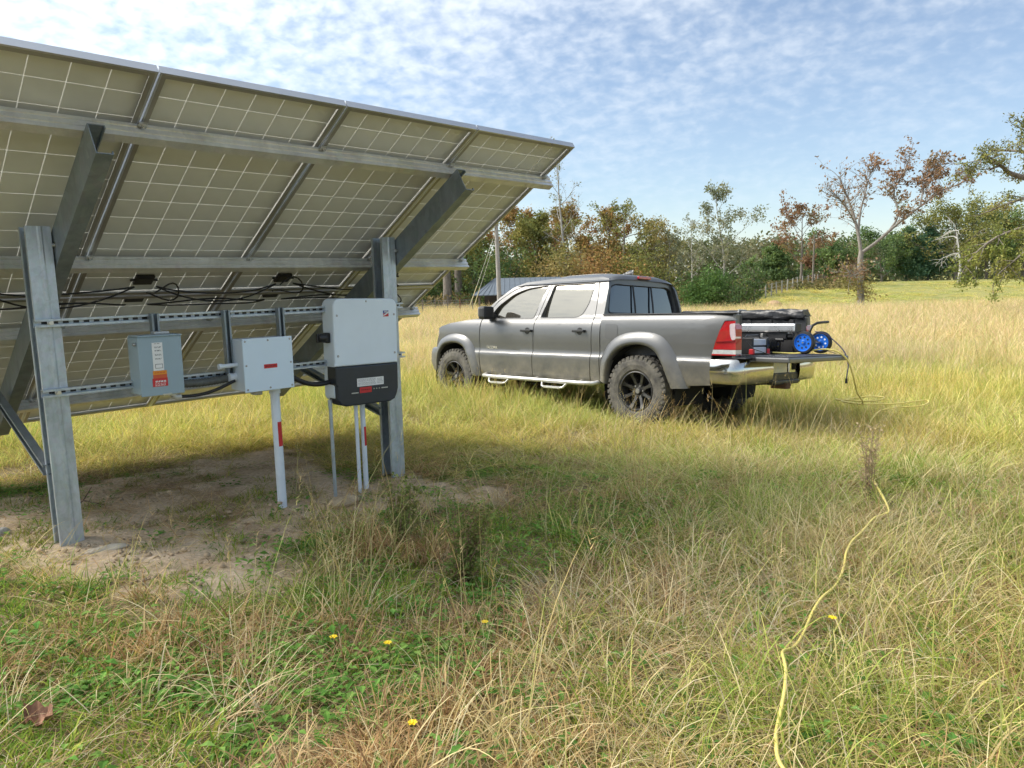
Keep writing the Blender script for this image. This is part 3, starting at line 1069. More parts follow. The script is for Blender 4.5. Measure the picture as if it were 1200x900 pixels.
def panel(outline, holes, cx, cz, fmap, thick, inward, mat=0, rim_mat=None):
    """sheet from a 2D outline with holes, cut into a grid, mapped to 3D by fmap(u,v), given thickness along `inward`(vector)"""
    bm = bmesh.new()
    for loop in [outline] + list(holes):
        vs = [bm.verts.new((p[0], p[1], 0)) for p in loop]
        for i in range(len(vs)):
            bm.edges.new((vs[i], vs[(i + 1) % len(vs)]))
    bmesh.ops.triangle_fill(bm, use_beauty=True, use_dissolve=False, edges=bm.edges[:])
    for c_ in cx:
        bmesh.ops.bisect_plane(bm, geom=bm.verts[:] + bm.edges[:] + bm.faces[:], plane_co=(c_, 0, 0), plane_no=(1, 0, 0), dist=1e-5)
    for c_ in cz:
        bmesh.ops.bisect_plane(bm, geom=bm.verts[:] + bm.edges[:] + bm.faces[:], plane_co=(0, c_, 0), plane_no=(0, 1, 0), dist=1e-5)
    bmesh.ops.dissolve_limit(bm, angle_limit=0.001, verts=[], edges=[]) if False else None
    bm.verts.index_update()
    uv = [(v.co.x, v.co.y) for v in bm.verts]
    fs = [[v.index for v in f.verts] for f in bm.faces]
    bd = [(e.verts[0].index, e.verts[1].index) for e in bm.edges if len(e.link_faces) == 1]
    bm.free()
    inward = Vector(inward)
    a = [Vector(fmap(*p)) for p in uv]
    b_ = [p + inward * thick for p in a]
    mb = MB()
    n = len(a)
    mb.add(a, fs, mat, True)
    mb.add(b_, [f[::-1] for f in fs], mat, True)
    for i, j in bd:
        mb.add([a[i], a[j], b_[j], b_[i]], [(0, 1, 2, 3)], mat if rim_mat is None else rim_mat)
    return mb


_zk = [0.42, 0.46, 0.52, 0.60, 0.68, 0.735, 0.765, 0.785, 0.81, 0.87, 0.95, 1.04, 1.11, 1.16, 1.20, 1.225, 1.25, 1.30, 1.45, 1.60, 1.66, 1.72, 1.78]
_yk = [0.835, 0.855, 0.876, 0.890, 0.899, 0.903, 0.901, 0.890, 0.883, 0.886, 0.892, 0.894, 0.888, 0.876, 0.858, 0.838, 0.820, 0.804, 0.756, 0.698, 0.670, 0.622, 0.55]
_ybed = [0.835, 0.855, 0.876, 0.890, 0.899, 0.903, 0.901, 0.890, 0.883, 0.884, 0.888, 0.890, 0.889, 0.884, 0.876, 0.866, 0.846, 0.80, 0.74, 0.68, 0.64, 0.58, 0.52]


def side_y(x, z, bed=False):
    y = float(np.interp(z, _zk, _ybed if bed else _yk))
    if x > 3.05:
        y -= 0.13 * ((x - 3.05) / 0.9) ** 2
    if x < -0.85:
        y -= 0.05 * ((-0.85 - x) / 0.32) ** 2
    return y


CX = list(np.arange(-1.2, 4.0, 0.12))
CZ = [0.48, 0.52, 0.56, 0.60, 0.64, 0.68, 0.71, 0.735, 0.752, 0.765, 0.775, 0.785, 0.797, 0.81, 0.84, 0.87, 0.91, 0.95, 1.0, 1.04, 1.08, 1.11, 1.135, 1.16, 1.18, 1.20, 1.2125, 1.225, 1.238, 1.25, 1.27, 1.30, 1.38, 1.45, 1.53, 1.60, 1.63, 1.66, 1.69]
ARCH_F_IN = [(3.70, 0.46), (3.665, 0.62), (3.60, 0.765), (3.46, 0.86), (3.24, 0.89), (3.06, 0.855), (2.955, 0.75), (2.885, 0.60), (2.83, 0.44)]
ARCH_F_OUT = [(3.80, 0.60), (3.76, 0.72), (3.68, 0.875), (3.50, 0.985), (3.24, 1.025), (3.00, 0.985), (2.85, 0.87), (2.765, 0.68), (2.70, 0.44)]
ARCH_R_IN = [(0.44, 0.46), (0.425, 0.62), (0.345, 0.79), (0.19, 0.895), (-0.03, 0.925), (-0.22, 0.875), (-0.335, 0.745), (-0.415, 0.58), (-0.465, 0.46)]
ARCH_R_OUT = [(0.545, 0.50), (0.53, 0.72), (0.45, 0.90), (0.26, 1.03), (-0.03, 1.072), (-0.30, 1.03), (-0.46, 0.88), (-0.57, 0.66), (-0.645, 0.47)]


def resample(pts, n=28):
    P = np.array(pts)
    # Catmull-Rom
    out = []
    m = len(P)
    for q in np.linspace(0, m - 1, n):
        i = min(int(q), m - 2)
        t_ = q - i
        p0, p1, p2, p3 = P[max(i - 1, 0)], P[i], P[i + 1], P[min(i + 2, m - 1)]
        out.append(tuple(0.5 * ((2 * p1) + (-p0 + p2) * t_ + (2 * p0 - 5 * p1 + 4 * p2 - p3) * t_ ** 2 + (-p0 + 3 * p1 - 3 * p2 + p3) * t_ ** 3)))
    return out


WIN1 = smooth_loop([(2.575, 1.238), (2.44, 1.40, .06), (2.19, 1.555, .08), (1.96, 1.622, .08), (1.60, 1.648, .03), (1.715, 1.235, .03)])
WIN2 = smooth_loop([(1.585, 1.238, .03), (1.475, 1.648, .03), (0.805, 1.648, .05), (0.825, 1.40, .08), (0.90, 1.262, .08), (1.0, 1.238, .05)])
FDOOR = smooth_loop([(2.692, 1.232, 0), (2.700, 0.80, .1), (2.69, 0.478, .02), (1.685, 0.478, .02), (1.668, 0.8, .1), (1.655, 1.2, .05), (1.532, 1.682, .01), (1.96, 1.672, .05), (2.20, 1.612, .1), (2.46, 1.47, .1), (2.68, 1.25, .01)])
RDOOR = smooth_loop([(1.645, 1.2, .05), (1.658, 0.8, .1), (1.675, 0.478, .02), (0.715, 0.478, .02), (0.690, 0.8, .1), (0.685, 1.2, .1), (0.712, 1.5, .1), (0.755, 1.674, .05), (1.522, 1.682, .01)])
CABSIDE = [(2.80, 1.232), (2.62, 1.395), (2.45, 1.525), (2.25, 1.645), (2.05, 1.71), (1.6, 1.735), (0.75, 1.725), (0.63, 1.70), (0.585, 1.60), (0.565, 1.40), (0.556, 1.22), (0.556, 0.47),
           (0.700, 0.47), (0.682, 0.8), (0.676, 1.2), (0.703, 1.5), (0.748, 1.683), (1.527, 1.690), (1.96, 1.681), (2.205, 1.620), (2.466, 1.477), (2.70, 1.240)]
BEDSIDE = ([(0.546, 1.235), (0.53, 1.252), (-1.11, 1.262), (-1.155, 1.245), (-1.165, 1.19), (-1.055, 1.185), (-1.01, 1.08), (-0.965, 0.96), (-0.925, 0.825), (-0.915, 0.52), (-0.66, 0.50)]
           + resample(ARCH_R_OUT, 24)[::-1])
FENDER = ([(2.71, 1.236), (3.0, 1.215), (3.4, 1.17), (3.64, 1.125), (3.72, 1.095), (3.70, 1.02), (3.78, 0.90), (3.80, 0.82), (3.80, 0.62)]
          + resample(ARCH_F_OUT, 24)[1:] + [(2.71, 0.5)])

for s in (1, -1):
    fm = lambda x, z: (x, s * side_y(x, z), z)
    fb = lambda x, z: (x, s * side_y(x, z, True), z)
    inw = (0, -s, 0)
    tpart(panel(CABSIDE, [], CX, CZ, fm, 0.04, inw), 'cab_side', M_paint)
    d1 = tpart(panel(FDOOR, [WIN1], CX, CZ, fm, 0.065, inw), 'front_door', M_paint)
    d2 = tpart(panel(RDOOR, [WIN2], CX, CZ, fm, 0.065, inw), 'rear_door', M_paint)
    gl = lambda x, z: (x, s * (0.660 + 0.14 * (1.65 - z) + 0.275 * (0.41 ** 2 - (z - 1.24) ** 2)), z)
    for d_, w_ in ((d1, WIN1), (d2, WIN2)):
        cx_ = sum(p[0] for p in w_) / len(w_)
        cz_ = sum(p[1] for p in w_) / len(w_)
        big = [(cx_ + (p[0] - cx_) * 1.02, cz_ + (p[1] - cz_) * 1.03) for p in w_]
        tpart(panel(big, [], CX, CZ, gl, 0.004, inw), 'window', M_glass, d_)
        # dark rubber surround
        rim = MB()
        rows = []
        for k_, y_ in ((1.0, -0.002), (1.0, 0.004), (1.022, 0.004), (1.022, -0.004)):
            kz = 1 + (k_ - 1) * 2.0
            rows.append([(cx_ + (p[0] - cx_) * k_, s * (side_y(cx_ + (p[0] - cx_) * k_, cz_ + (p[1] - cz_) * kz) + y_), cz_ + (p[1] - cz_) * kz) for p in w_])
        rim.grid(rows, closed=True, smooth=False)
        tpart(rim, 'window_seal', M_trim, d_)
    # handles
    for d_, hx in ((d1, 1.765), (d2, 0.865)):
        hy = side_y(hx, 1.065)
        mb = MB().box((hx, s * (hy + 0.034), 1.070), (0.185, 0.018, 0.030), bev=0.007)
        for e in (-1, 1):
            mb.box((hx + e * 0.075, s * (hy + 0.014), 1.070), (0.035, 0.034, 0.028), bev=0.006)
        mb.lathe([(0.0, 0.0015), (0.040, 0.0015), (0.046, 0)], (hx, s * (hy + 0.0015), 1.066), (0, s, 0), 16)
        tpart(mb, 'handle', M_trim, d_)
    tpart(panel(FENDER, [], CX, CZ, fm, 0.03, inw), 'front_fender', M_paint)
    bs = tpart(panel(BEDSIDE, [], CX, CZ, fb, 0.03, inw), 'bed_side', M_paint)
    # flared arches
    for ain, aout in ((ARCH_F_IN, ARCH_F_OUT), (ARCH_R_IN, ARCH_R_OUT)):
        a_, b_ = resample(ain, 30), resample(aout, 30)
        bed = ain is ARCH_R_IN
        rows = []
        prof = [(-0.02, 0.86), (0.0, 0.955), (0.06, 0.972), (0.25, 0.975), (0.55, 0.955), (0.85, 0.920), (1.0, None)]
        for (u0, v0), (u1, v1) in zip(a_, b_):
            row = []
            for q, yy in prof:
                x_, z_ = u0 + (u1 - u0) * q, v0 + (v1 - v0) * q
                taper = 1 - 0.4 * sst(3.5, 3.85, x_)
                ys = side_y(x_, z_, bed)
                y_ = ys - 0.004 if yy is None else (0.845 if q < 0 else ys + 0.6 * (max(yy, ys + 0.012) - ys) * taper)
                row.append((x_, s * y_, z_))
            rows.append(row)
        tpart(MB().grid(rows), 'wheel_flare', M_paint)
        # well lining
        cxw = 3.236 if not bed else 0.0
        mb = MB()
        ang = np.linspace(-0.35, PI + 0.35, 22)
        mb.grid([[(cxw + 0.49 * math.cos(q), s * yy, 0.43 + 0.485 * math.sin(q)) for q in ang] for yy in (0.30, 0.60, 0.87)])
        mb.grid([[(cxw + rr_ * math.cos(q), s * 0.30, 0.43 + rr_ * math.sin(q)) for q in ang] for rr_ in (0.02, 0.49)])
        tpart(mb, 'wheel_well', M_dark)
    # fuel door (left only)
    if s == 1:
        fd = smooth_loop([(0.475, 1.155, .03), (0.285, 1.150, .05), (0.295, 0.985, .03), (0.345, 0.972, .03), (0.475, 0.985, .03)])
        fo = lambda x, z: (x, side_y(x, z, True) + 0.003, z)
        tpart(panel(fd, [], CX, CZ, fo, 0.004, inw), 'fuel_door', paint_mat('fuel_door_paint', (0.11, 0.11, 0.11), 0.3, 0.42), bs)
    # step bar with two dropped hoops
    st = MB()
    st.tube([(2.60, s * 0.84, 0.47), (2.57, s * 0.93, 0.455), (2.4, s * 0.955, 0.452), (0.80, s * 0.955, 0.452), (0.62, s * 0.93, 0.455), (0.59, s * 0.84, 0.47)], 0.026, 10)
    for hx0, hx1 in ((2.42, 2.07), (1.42, 1.04)):
        st.tube([(hx0, s * 0.955, 0.45), (hx0 - 0.01, s * 0.975, 0.385), (hx0 - 0.06, s * 0.985, 0.372), (hx1 + 0.06, s * 0.985, 0.372), (hx1 + 0.01, s * 0.975, 0.385), (hx1 - 0.05, s * 0.955, 0.45)], 0.015, 8)
        st.box(((hx0 + hx1) / 2, s * 0.965, 0.383), (abs(hx0 - hx1) - 0.10, 0.07, 0.012), bev=0.003)
    for bx_ in (2.3, 1.6, 0.85):
        st.tube([(bx_, s * 0.95, 0.452), (bx_, s * 0.70, 0.50)], 0.016, 6)
    tpart(st, 'step_bar', M_step)
    # sill under the doors
    tpart(MB().box((1.65, s * 0.80, 0.475), (2.15, 0.10, 0.05), bev=0.012), 'sill', M_paint)
    # mirror
    mb = MB()
    mb.box((2.44, s * 1.005, 1.305), (0.13, 0.19, 0.175), bev=0.035)
    mr_ = tpart(mb, 'mirror', M_trim)
    tpart(MB().box((2.478, s * 1.015, 1.318), (0.075, 0.165, 0.140), bev=0.03), 'mirror_cap', M_paint, mr_)
    tpart(MB().box((2.52, s * 0.86, 1.262), (0.12, 0.16, 0.055), bev=0.015), 'mirror_arm', M_trim, mr_)
    # headlight wrapping the corner
    rows = []
    for z_ in np.linspace(0.835, 1.085, 6):
        row = []
        for q in np.linspace(0, 1, 8):
            ax_ = 3.70 + (0.17 + 0.03 * (1.085 - z_)) * math.sin(q * PI / 2) + 0.06 * (1.0 - z_)
            ay_ = side_y(3.70, z_) - 0.012 - 0.34 * (1 - math.cos(q * PI / 2))
            row.append((ax_, s * ay_, z_))
        rows.append(row)
    tpart(MB().grid(rows), 'headlight', M_clens)

# badge letters on the front doors
for s, rz in ((1, PI), (-1, 0)):
    text_part('TACOMA', 0.052, (2.455, s * (side_y(2.455, 0.835) + 0.002), 0.838), truck, M_chrome, rot=(PI / 2, 0, rz), name='badge', ext=0.002, bold=True)

# hood
rows = []
for x_, zc_, ze_, hw in ((2.70, 1.262, 1.232, 0.845), (2.78, 1.262, 1.228, 0.842), (3.0, 1.252, 1.212, 0.84), (3.3, 1.228, 1.178, 0.83), (3.55, 1.190, 1.138, 0.80), (3.70, 1.150, 1.098, 0.77), (3.80, 1.10, 1.06, 0.72), (3.85, 1.06, 1.03, 0.66)):
    rows.append([(x_ + 0.07 * (1 - (y_ / hw) ** 2) * (x_ > 3.6), y_, ze_ + (zc_ - ze_) * (1 - abs(y_ / hw) ** 3)) for y_ in np.linspace(-hw, hw, 19)])
tpart(MB().grid(rows), 'hood', M_paint)
# grille, front bumper
path = [(3.66, 0.885), (3.80, 0.865), (3.90, 0.80), (3.96, 0.66), (4.0, 0.40), (4.015, 0.0)]
path = path + [(x_, -y_) for x_, y_ in path[-2::-1]]
path = resample(path, 31)
rows = [[(x_ + o_, y_ * (1 - 0.03 * (z_ < 0.5)), z_) for x_, y_ in path] for z_, o_ in ((0.44, -0.09), (0.48, -0.01), (0.60, 0.02), (0.72, 0.015), (0.79, -0.01), (0.815, -0.06), (0.82, -0.14))]
tpart(MB().grid(rows), 'front_bumper', M_paint)
mb = MB()
mb.grid([[(3.865 + 0.05 * (1 - (y_ / 0.5) ** 2), y_, z_) for y_ in np.linspace(-0.52, 0.52, 9)] for z_ in (0.82, 1.06)])
for z_ in (0.87, 0.93, 0.99):
    mb.tube([(3.875 + 0.05 * (1 - (y_ / 0.5) ** 2), y_, z_) for y_ in np.linspace(-0.5, 0.5, 9)], 0.012, 6)
tpart(mb, 'grille', M_trim)
# windscreen
rows = []
for q in np.linspace(0, 1, 9):
    x_ = 2.80 - 0.72 * q - 0.04 * math.sin(PI * q)
    z_ = 1.240 + 0.470 * q + 0.05 * math.sin(PI * q)
    hw = 0.80 - 0.20 * q
    rows.append([(x_ + 0.10 * (1 - (y_ / hw) ** 2), y_, z_) for y_ in np.linspace(-hw, hw, 13)])
tpart(MB().grid(rows), 'windscreen', M_rglass)
# roof
rows = []
for x_, zt in ((2.17, 1.700), (2.05, 1.735), (1.85, 1.765), (1.5, 1.785), (1.1, 1.788), (0.8, 1.780), (0.68, 1.768), (0.62, 1.745), (0.595, 1.70)):
    ed = 1.668 if x_ < 2.1 else 1.655
    row = []
    for y_ in np.linspace(-0.682, 0.682, 23):
        q = abs(y_) / 0.682
        row.append((x_ + 0.10 * (1 - q ** 2) * sst(1.7, 2.17, x_) - 0.0 * q, y_, ed + (zt - ed) * (1 - q ** 4.5) - 0.0))
    rows.append(row)
roof = tpart(MB().grid(rows), 'roof', M_paint)
# faint pressed ribs on the roof
for y_ in (-0.36, 0.36):
    tpart(MB().tube([(x_, y_, z_) for x_, z_ in ((1.9, 1.752), (1.5, 1.781), (1.1, 1.785), (0.8, 1.776))], [0.004, 0.008, 0.008, 0.004], 6), 'roof_rib', M_paint, roof)
mb = MB()
rows = []
for q in np.linspace(0, 1, 7):
    h_ = 0.062 * math.sin(min(1, q * 1.15) * PI / 2)
    rows.append([(0.99 - 0.20 * q + dx_ * (1 - q * 0.4), dy_ * (1 - q * 0.6), 1.782 + h_ * up_) for dx_, dy_, up_ in ((0.06, 0, 0), (0, 0.028, 0), (-0.05, 0.028, 0), (-0.05, 0.0, 1), (0.0, 0.0, 0.8))])
tpart(mb.grid(rows, closed=True), 'antenna_fin', M_paint, roof)

# cab back with three-pane rear window
BX = lambda z: 0.572 + 0.055 * sst(1.25, 1.72, z) * 1.0
cabb = smooth_loop([(0.80, 0.82, 0), (0.815, 1.22, .05), (0.757, 1.45, .1), (0.678, 1.66, .06), (0.50, 1.735, .1), (-0.50, 1.735, .1), (-0.678, 1.66, .06), (-0.757, 1.45, .1), (-0.815, 1.22, .05), (-0.80, 0.82, 0)])
rwin = smooth_loop([(0.690, 1.288, .05), (0.62, 1.60, .07), (0.52, 1.635, .06), (-0.52, 1.635, .06), (-0.62, 1.60, .07), (-0.690, 1.288, .05)])
tpart(panel(cabb, [rwin], list(np.arange(-.8, .81, .1)), list(np.arange(.85, 1.75, .06)), lambda y_, z_: (BX(z_) - 0.012 + 0.05 * (abs(y_) / 0.8) ** 3, y_, z_), 0.03, (1, 0, 0)), 'cab_back', M_paint)
tpart(panel([(p[0] * 1.01, 1.46 + (p[1] - 1.46) * 1.02) for p in rwin], [], [], [], lambda y_, z_: (BX(z_) + 0.008 + 0.05 * (abs(y_) / 0.8) ** 3, y_, z_), 0.004, (1, 0, 0)), 'rear_window', M_rglass)
mb = MB()
for y_ in (0.185, -0.185):
    mb.tube([(BX(z_) + 0.002, y_, z_) for z_ in (1.29, 1.40, 1.52, 1.634)], 0.011, 6)
cxr, czr = 0, 1.46
rr0 = [(p[0], p[1]) for p in rwin]
mb.grid([[(BX(czr + (p[1] - czr) * k_) - o_ - 0.012 + 0.05 * (abs(p[0]) / 0.8) ** 3, p[0] * k_, czr + (p[1] - czr) * (1 + (k_ - 1) * 3)) for p in rr0] for k_, o_ in ((0.985, -0.02), (0.99, 0.003), (1.012, 0.004), (1.013, -0.002))], closed=True)
tpart(mb, 'rear_window_frame', M_trim)
tpart(MB().box((0.592, 0.0, 1.735), (0.03, 0.25, 0.036), bev=0.008), 'brake_light', M_rlens)

# bed: floor, inner walls, caps, front wall
mb = MB()
mb.box((-0.325, 0, 0.795), (1.70, 1.40, 0.03))
for k_ in range(9):
    mb.box((-0.325, -0.6 + 0.15 * k_, 0.816), (1.66, 0.06, 0.012))
tpart(mb, 'bed_floor', M_liner)
for s in (1, -1):
    mb = MB()
    mb.box((-0.32, s * 0.735, 1.02), (1.69, 0.04, 0.43))
    for k_ in range(6):
        mb.box((0.35 - 0.27 * k_, s * 0.710, 1.02), (0.05, 0.014, 0.40), bev=0.005)
    tpart(mb, 'bed_wall', M_liner)
    tpart(MB().box((-0.31, s * 0.790, 1.262), (1.71, 0.125, 0.014), bev=0.005), 'bed_cap', M_trim)
    # bed end pillar beside the tailgate
    tpart(MB().box((-1.145, s * 0.775, 1.03), (0.035, 0.11, 0.44), bev=0.006), 'bed_end', M_paint)
tpart(MB().box((0.525, 0, 1.02), (0.03, 1.5, 0.46)), 'bed_front', M_liner)
# under body
tpart(MB().box((1.4, 0, 0.53), (4.3, 1.1, 0.12)).box((-0.8, 0, 0.56), (0.7, 1.3, 0.10)).tube([(0, -0.7, 0.42), (0, 0.7, 0.42)], 0.06, 8).tube([(3.236, -0.7, 0.42), (3.236, 0.7, 0.42)], 0.05, 8).lathe([(0, -0.14), (0.14, -0.08), (0.16, 0), (0.14, 0.08), (0, 0.14)], (0, 0.05, 0.42), (1, 0, 0), 12), 'underbody', M_dark)
# mud flaps / exhaust
tpart(MB().tube([(-0.4, -0.45, 0.50), (-1.12, -0.48, 0.49)], 0.032, 10), 'exhaust_pipe', M_rim)

# tail lights
TL = [(-1.062, 1.178), (-1.158, 1.183), (-1.172, 1.10), (-1.175, 0.832), (-0.93, 0.832), (-0.968, 0.96), (-1.012, 1.08)]


def clip_poly(P, z0, z1):
    bm = bmesh.new()
    f = bm.faces.new([bm.verts.new((p[0], p[1], 0)) for p in P])
    for z_, sgn in ((z0, -1), (z1, 1)):
        bmesh.ops.bisect_plane(bm, geom=bm.verts[:] + bm.edges[:] + bm.faces[:], plane_co=(0, z_, 0), plane_no=(0, sgn, 0), clear_outer=True)
    f = bm.faces[:][0]
    out = [(v.co.x, v.co.y) for v in f.verts]
    bm.free()
    return out


for s in (1, -1):
    def lens(P, y0, y1, name, mat, par=None, dx=0.0):
        mb = MB()
        yo = lambda x, z: side_y(x, z, True) + y1
        n = len(P)
        a_ = [(x + dx, s * yo(x, z), z) for x, z in P]
        b_ = [(x + dx, s * y0, z) for x, z in P]
        mb.add(a_ + b_, [tuple(range(n)), tuple(range(2 * n - 1, n - 1, -1))] + [(i, (i + 1) % n, n + (i + 1) % n, n + i) for i in range(n)], 0)
        return tpart(mb, name, mat, par)
    tl = lens(clip_poly(TL, 0.892, 1.19), 0.725, 0.006, 'tail_light', M_rlens)
    lens(clip_poly(TL, 0.83, 0.889), 0.725, 0.006, 'reverse_lens', M_clens, tl)
    lens(clip_poly([(p[0], p[1]) for p in TL], 0.832, 0.846), 0.73, 0.009, 'lens_edge', M_rlens, tl)
    lens(smooth_loop([(-1.118, 1.03, .03), (-1.105, 1.15, .02), (-1.158, 1.16, .01), (-1.170, 0.995, .02), (-1.135, 0.985, .03)]), 0.74, 0.009, 'clear_lens', pbr('pinkish_lens', (0.62, 0.46, 0.46), 0.12, 0.1, 0.1, 30.0, coat=1.0), tl, -0.005)
    lens([(-1.16, 0.985), (-1.16, 0.972), (-0.975, 0.962), (-0.972, 0.972)], 0.74, 0.010, 'lens_rib', pbr('dark_red_lens', (0.20, 0.006, 0.01), 0.2), tl, -0.004)

# tailgate, lowered
mb = MB()
mb.box((-1.42, 0, 0.796), (0.50, 1.40, 0.052), bev=0.014)
tg = tpart(mb, 'tailgate', M_paint)
tpart(MB().box((-1.42, 0, 0.826), (0.46, 1.34, 0.010), bev=0.004), 'tailgate_liner', M_liner, tg)
mb = MB()
for s in (1, -1):
    mb.box((-1.235, s * 0.706, 0.805), (0.16, 0.014, 0.034), bev=0.004)
    mb.tube([(-1.14, s * 0.715, 1.05), (-1.30, s * 0.712, 0.90), (-1.52, s * 0.708, 0.84)], 0.004, 6)
tpart(mb, 'tailgate_cable', M_trim, tg)

# rear bumper: chrome wraps, centre step, plate, hitch
def bump_side(s, ya, yb):
    path = resample([(-0.93, 0.905), (-1.08, 0.905), (-1.19, 0.87), (-1.255, 0.76), (-1.29, 0.55), (-1.30, 0.30)], 26)
    rows = []
    for z_, o_ in ((0.535, -0.07), (0.545, -0.02), (0.58, 0.0), (0.66, 0.012), (0.74, 0.006), (0.785, -0.01), (0.80, -0.035), (0.802, -0.10)):
        row = []
        for i, (x_, y_) in enumerate(path):
            nx_ = path[min(i + 1, 25)][0] - path[max(i - 1, 0)][0]
            ny_ = path[min(i + 1, 25)][1] - path[max(i - 1, 0)][1]
            l_ = math.hypot(nx_, ny_)
            row.append((x_ + ny_ / l_ * o_, s * (y_ - nx_ / l_ * o_), z_ - 0.0))
        rows.append(row)
    return MB().grid(rows)


for s in (1, -1):
    tpart(bump_side(s, 0, 0), 'rear_bumper', M_chrome)
mb = MB()
mb.box((-1.22, 0, 0.585), (0.14, 0.60, 0.11), bev=0.015)
mb.box((-1.17, 0, 0.807), (0.235, 1.66, 0.014), bev=0.005)
mb.box((-1.235, 0, 0.54), (0.16, 0.56, 0.05), bev=0.015)
tpart(mb, 'bumper_step', M_trim)
tpart(MB().box((-1.268, -0.19, 0.695), (0.03, 0.17, 0.16), bev=0.012), 'bumper_insert', M_chrome)
tpart(MB().box((-1.286, -0.20, 0.70), (0.01, 0.075, 0.07), bev=0.002), 'hitch_socket', M_dark)
tpart(MB().box((-1.268, 0.08, 0.695), (0.012, 0.305, 0.155), bev=0.003), 'licence_plate', M_plate)
tpart(MB().box((-1.25, 0.02, 0.50), (0.18, 0.10, 0.065), bev=0.008), 'tow_hitch', pbr('rusty_hitch', (0.14, 0.075, 0.045), 0.8, 0.2, 0.3))

# wheels
def wheel_meshes():
    ty = MB()
    w = 0.132
    prof = [(0.222, -w * 0.80), (0.245, -w * 0.97), (0.30, -w * 1.04), (0.345, -w * 1.0), (0.375, -w * 0.90), (0.393, -w * 0.75), (0.398, -w * 0.3), (0.399, 0),
            (0.398, w * 0.3), (0.393, w * 0.75), (0.375, w * 0.90), (0.345, w * 1.0), (0.30, w * 1.04), (0.245, w * 0.97), (0.222, w * 0.80)]
    ty.lathe(prof, (0, 0, 0), (0, 1, 0), 48)
    ntr = 38
    for k in range(ntr):
        a = 2 * PI * k / ntr
        for s_ in (-1, 1):
            a2 = a + (PI / ntr if s_ < 0 else 0)
            M_ = Matrix.Rotation(-a2, 4, 'Y') @ Matrix.Translation((0.3885, s_ * 0.088, 0))
            ty.box((0, 0, 0), (0.022, 0.070, 0.042), 0, M_)
            M_ = Matrix.Rotation(-a2 - 0.02, 4, 'Y') @ Matrix.Translation((0.364, s_ * 0.122, 0))
            ty.box((0, 0, 0), (0.044, 0.012, 0.030), 0, M_)
            M_ = Matrix.Rotation(-a2 - PI / ntr, 4, 'Y') @ Matrix.Translation((0.394, s_ * 0.028, 0))
            ty.box((0, 0, 0), (0.020, 0.042, 0.040), 0, M_)
    ri = MB()
    ri.lathe([(0.224, 0.108), (0.226, 0.118), (0.214, 0.122), (0.205, 0.110), (0.196, 0.06), (0.19, -0.10), (0.224, -0.108)], (0, 0, 0), (0, 1, 0), 40)
    ri.lathe([(0.19, -0.02), (0.05, -0.02)], (0, 0, 0), (0, 1, 0), 24, 1)
    ns = 8
    for k in range(ns):
        a = 2 * PI * k / ns
        M_ = Matrix.Rotation(-a, 4, 'Y')
        vs = []
        for r_, hw, yo, th_ in ((0.055, 0.020, 0.060, 0.05), (0.10, 0.017, 0.072, 0.045), (0.16, 0.017, 0.088, 0.035), (0.206, 0.026, 0.106, 0.02)):
            vs += [(r_, yo, -hw), (r_, yo, hw), (r_, yo - th_, hw), (r_, yo - th_, -hw)]
        fs = []
        for i in range(3):
            for q in range(4):
                fs.append((i * 4 + q, i * 4 + (q + 1) % 4, i * 4 + 4 + (q + 1) % 4, i * 4 + 4 + q))
        ri.add(vs, fs + [(0, 1, 2, 3), (12, 13, 14, 15)], 0, False, M_)
    ri.lathe([(0.0, 0.085), (0.030, 0.085), (0.038, 0.075), (0.042, 0.06), (0.085, 0.056), (0.09, 0.0)], (0, 0, 0), (0, 1, 0), 24)
    hu = MB()
    for k in range(6):
        a = 2 * PI * k / 6 + 0.3
        hu.lathe([(0.0, 0.078), (0.009, 0.078), (0.011, 0.055)], (0.064 * math.cos(a), 0, 0.064 * math.sin(a)), (0, 1, 0), 6, smooth=False)
    hu.lathe([(0.0, 0.090), (0.026, 0.090), (0.030, 0.084)], (0, 0, 0), (0, 1, 0), 16)
    return ty.mesh('tyre', M_tyre), ri.mesh('rim', [M_rim, M_dark]), hu.mesh('hub', M_hub)


ty_me, ri_me, hu_me = wheel_meshes()
hubc = MB().lathe([(0, -0.06), (0.05, -0.06), (0.05, 0.02), (0, 0.02)], (0, 0, 0), (0, 1, 0), 12).mesh('wheel', M_dark)
for wx, s, stv in ((0.0, 1, 0), (3.236, 1, 0.0), (0.0, -1, 0), (3.236, -1, 0.0)):
    wo = link('wheel', hubc, truck)
    wo.location = (wx, s * 0.795, 0.402)
    wo.rotation_euler = (0, 0.4 + wx, (0 if s > 0 else PI) + stv)
    for nm, me in (('tyre', ty_me), ('rim', ri_me), ('hub', hu_me)):
        link(nm, me, wo)

# ------------------------------------------------------------------ what lies in the bed
def tthing(name, label, cat, x, y, z, rz=0.0, group=None):
    return thing(name, label, cat, TW(x, y, z), group, (TROT @ Matrix.Rotation(rz, 3, 'Z')).to_quaternion())


o = tthing('metal_rail', 'long silver aluminium rail lying along the truck bed', 'metal rail', -0.35, -0.40, 1.06)
MB().box((0, 0, 0.06), (1.74, 0.11, 0.098), bev=0.02).build('rail', M_alu_bar, o, world=False)
MB().box((-0.875, 0, 0.06), (0.02, 0.118, 0.104), bev=0.004).build('end_cap', M_trim, o, world=False)
MB().box((-0.70, -0.03, 0.018), (0.10, 0.05, 0.045), bev=0.006).build('bracket', M_alu, o, world=False)
MB().box((0, 0.0, -0.02), (1.5, 0.05, 0.10), bev=0.01).build('support', M_trim, o, world=False)

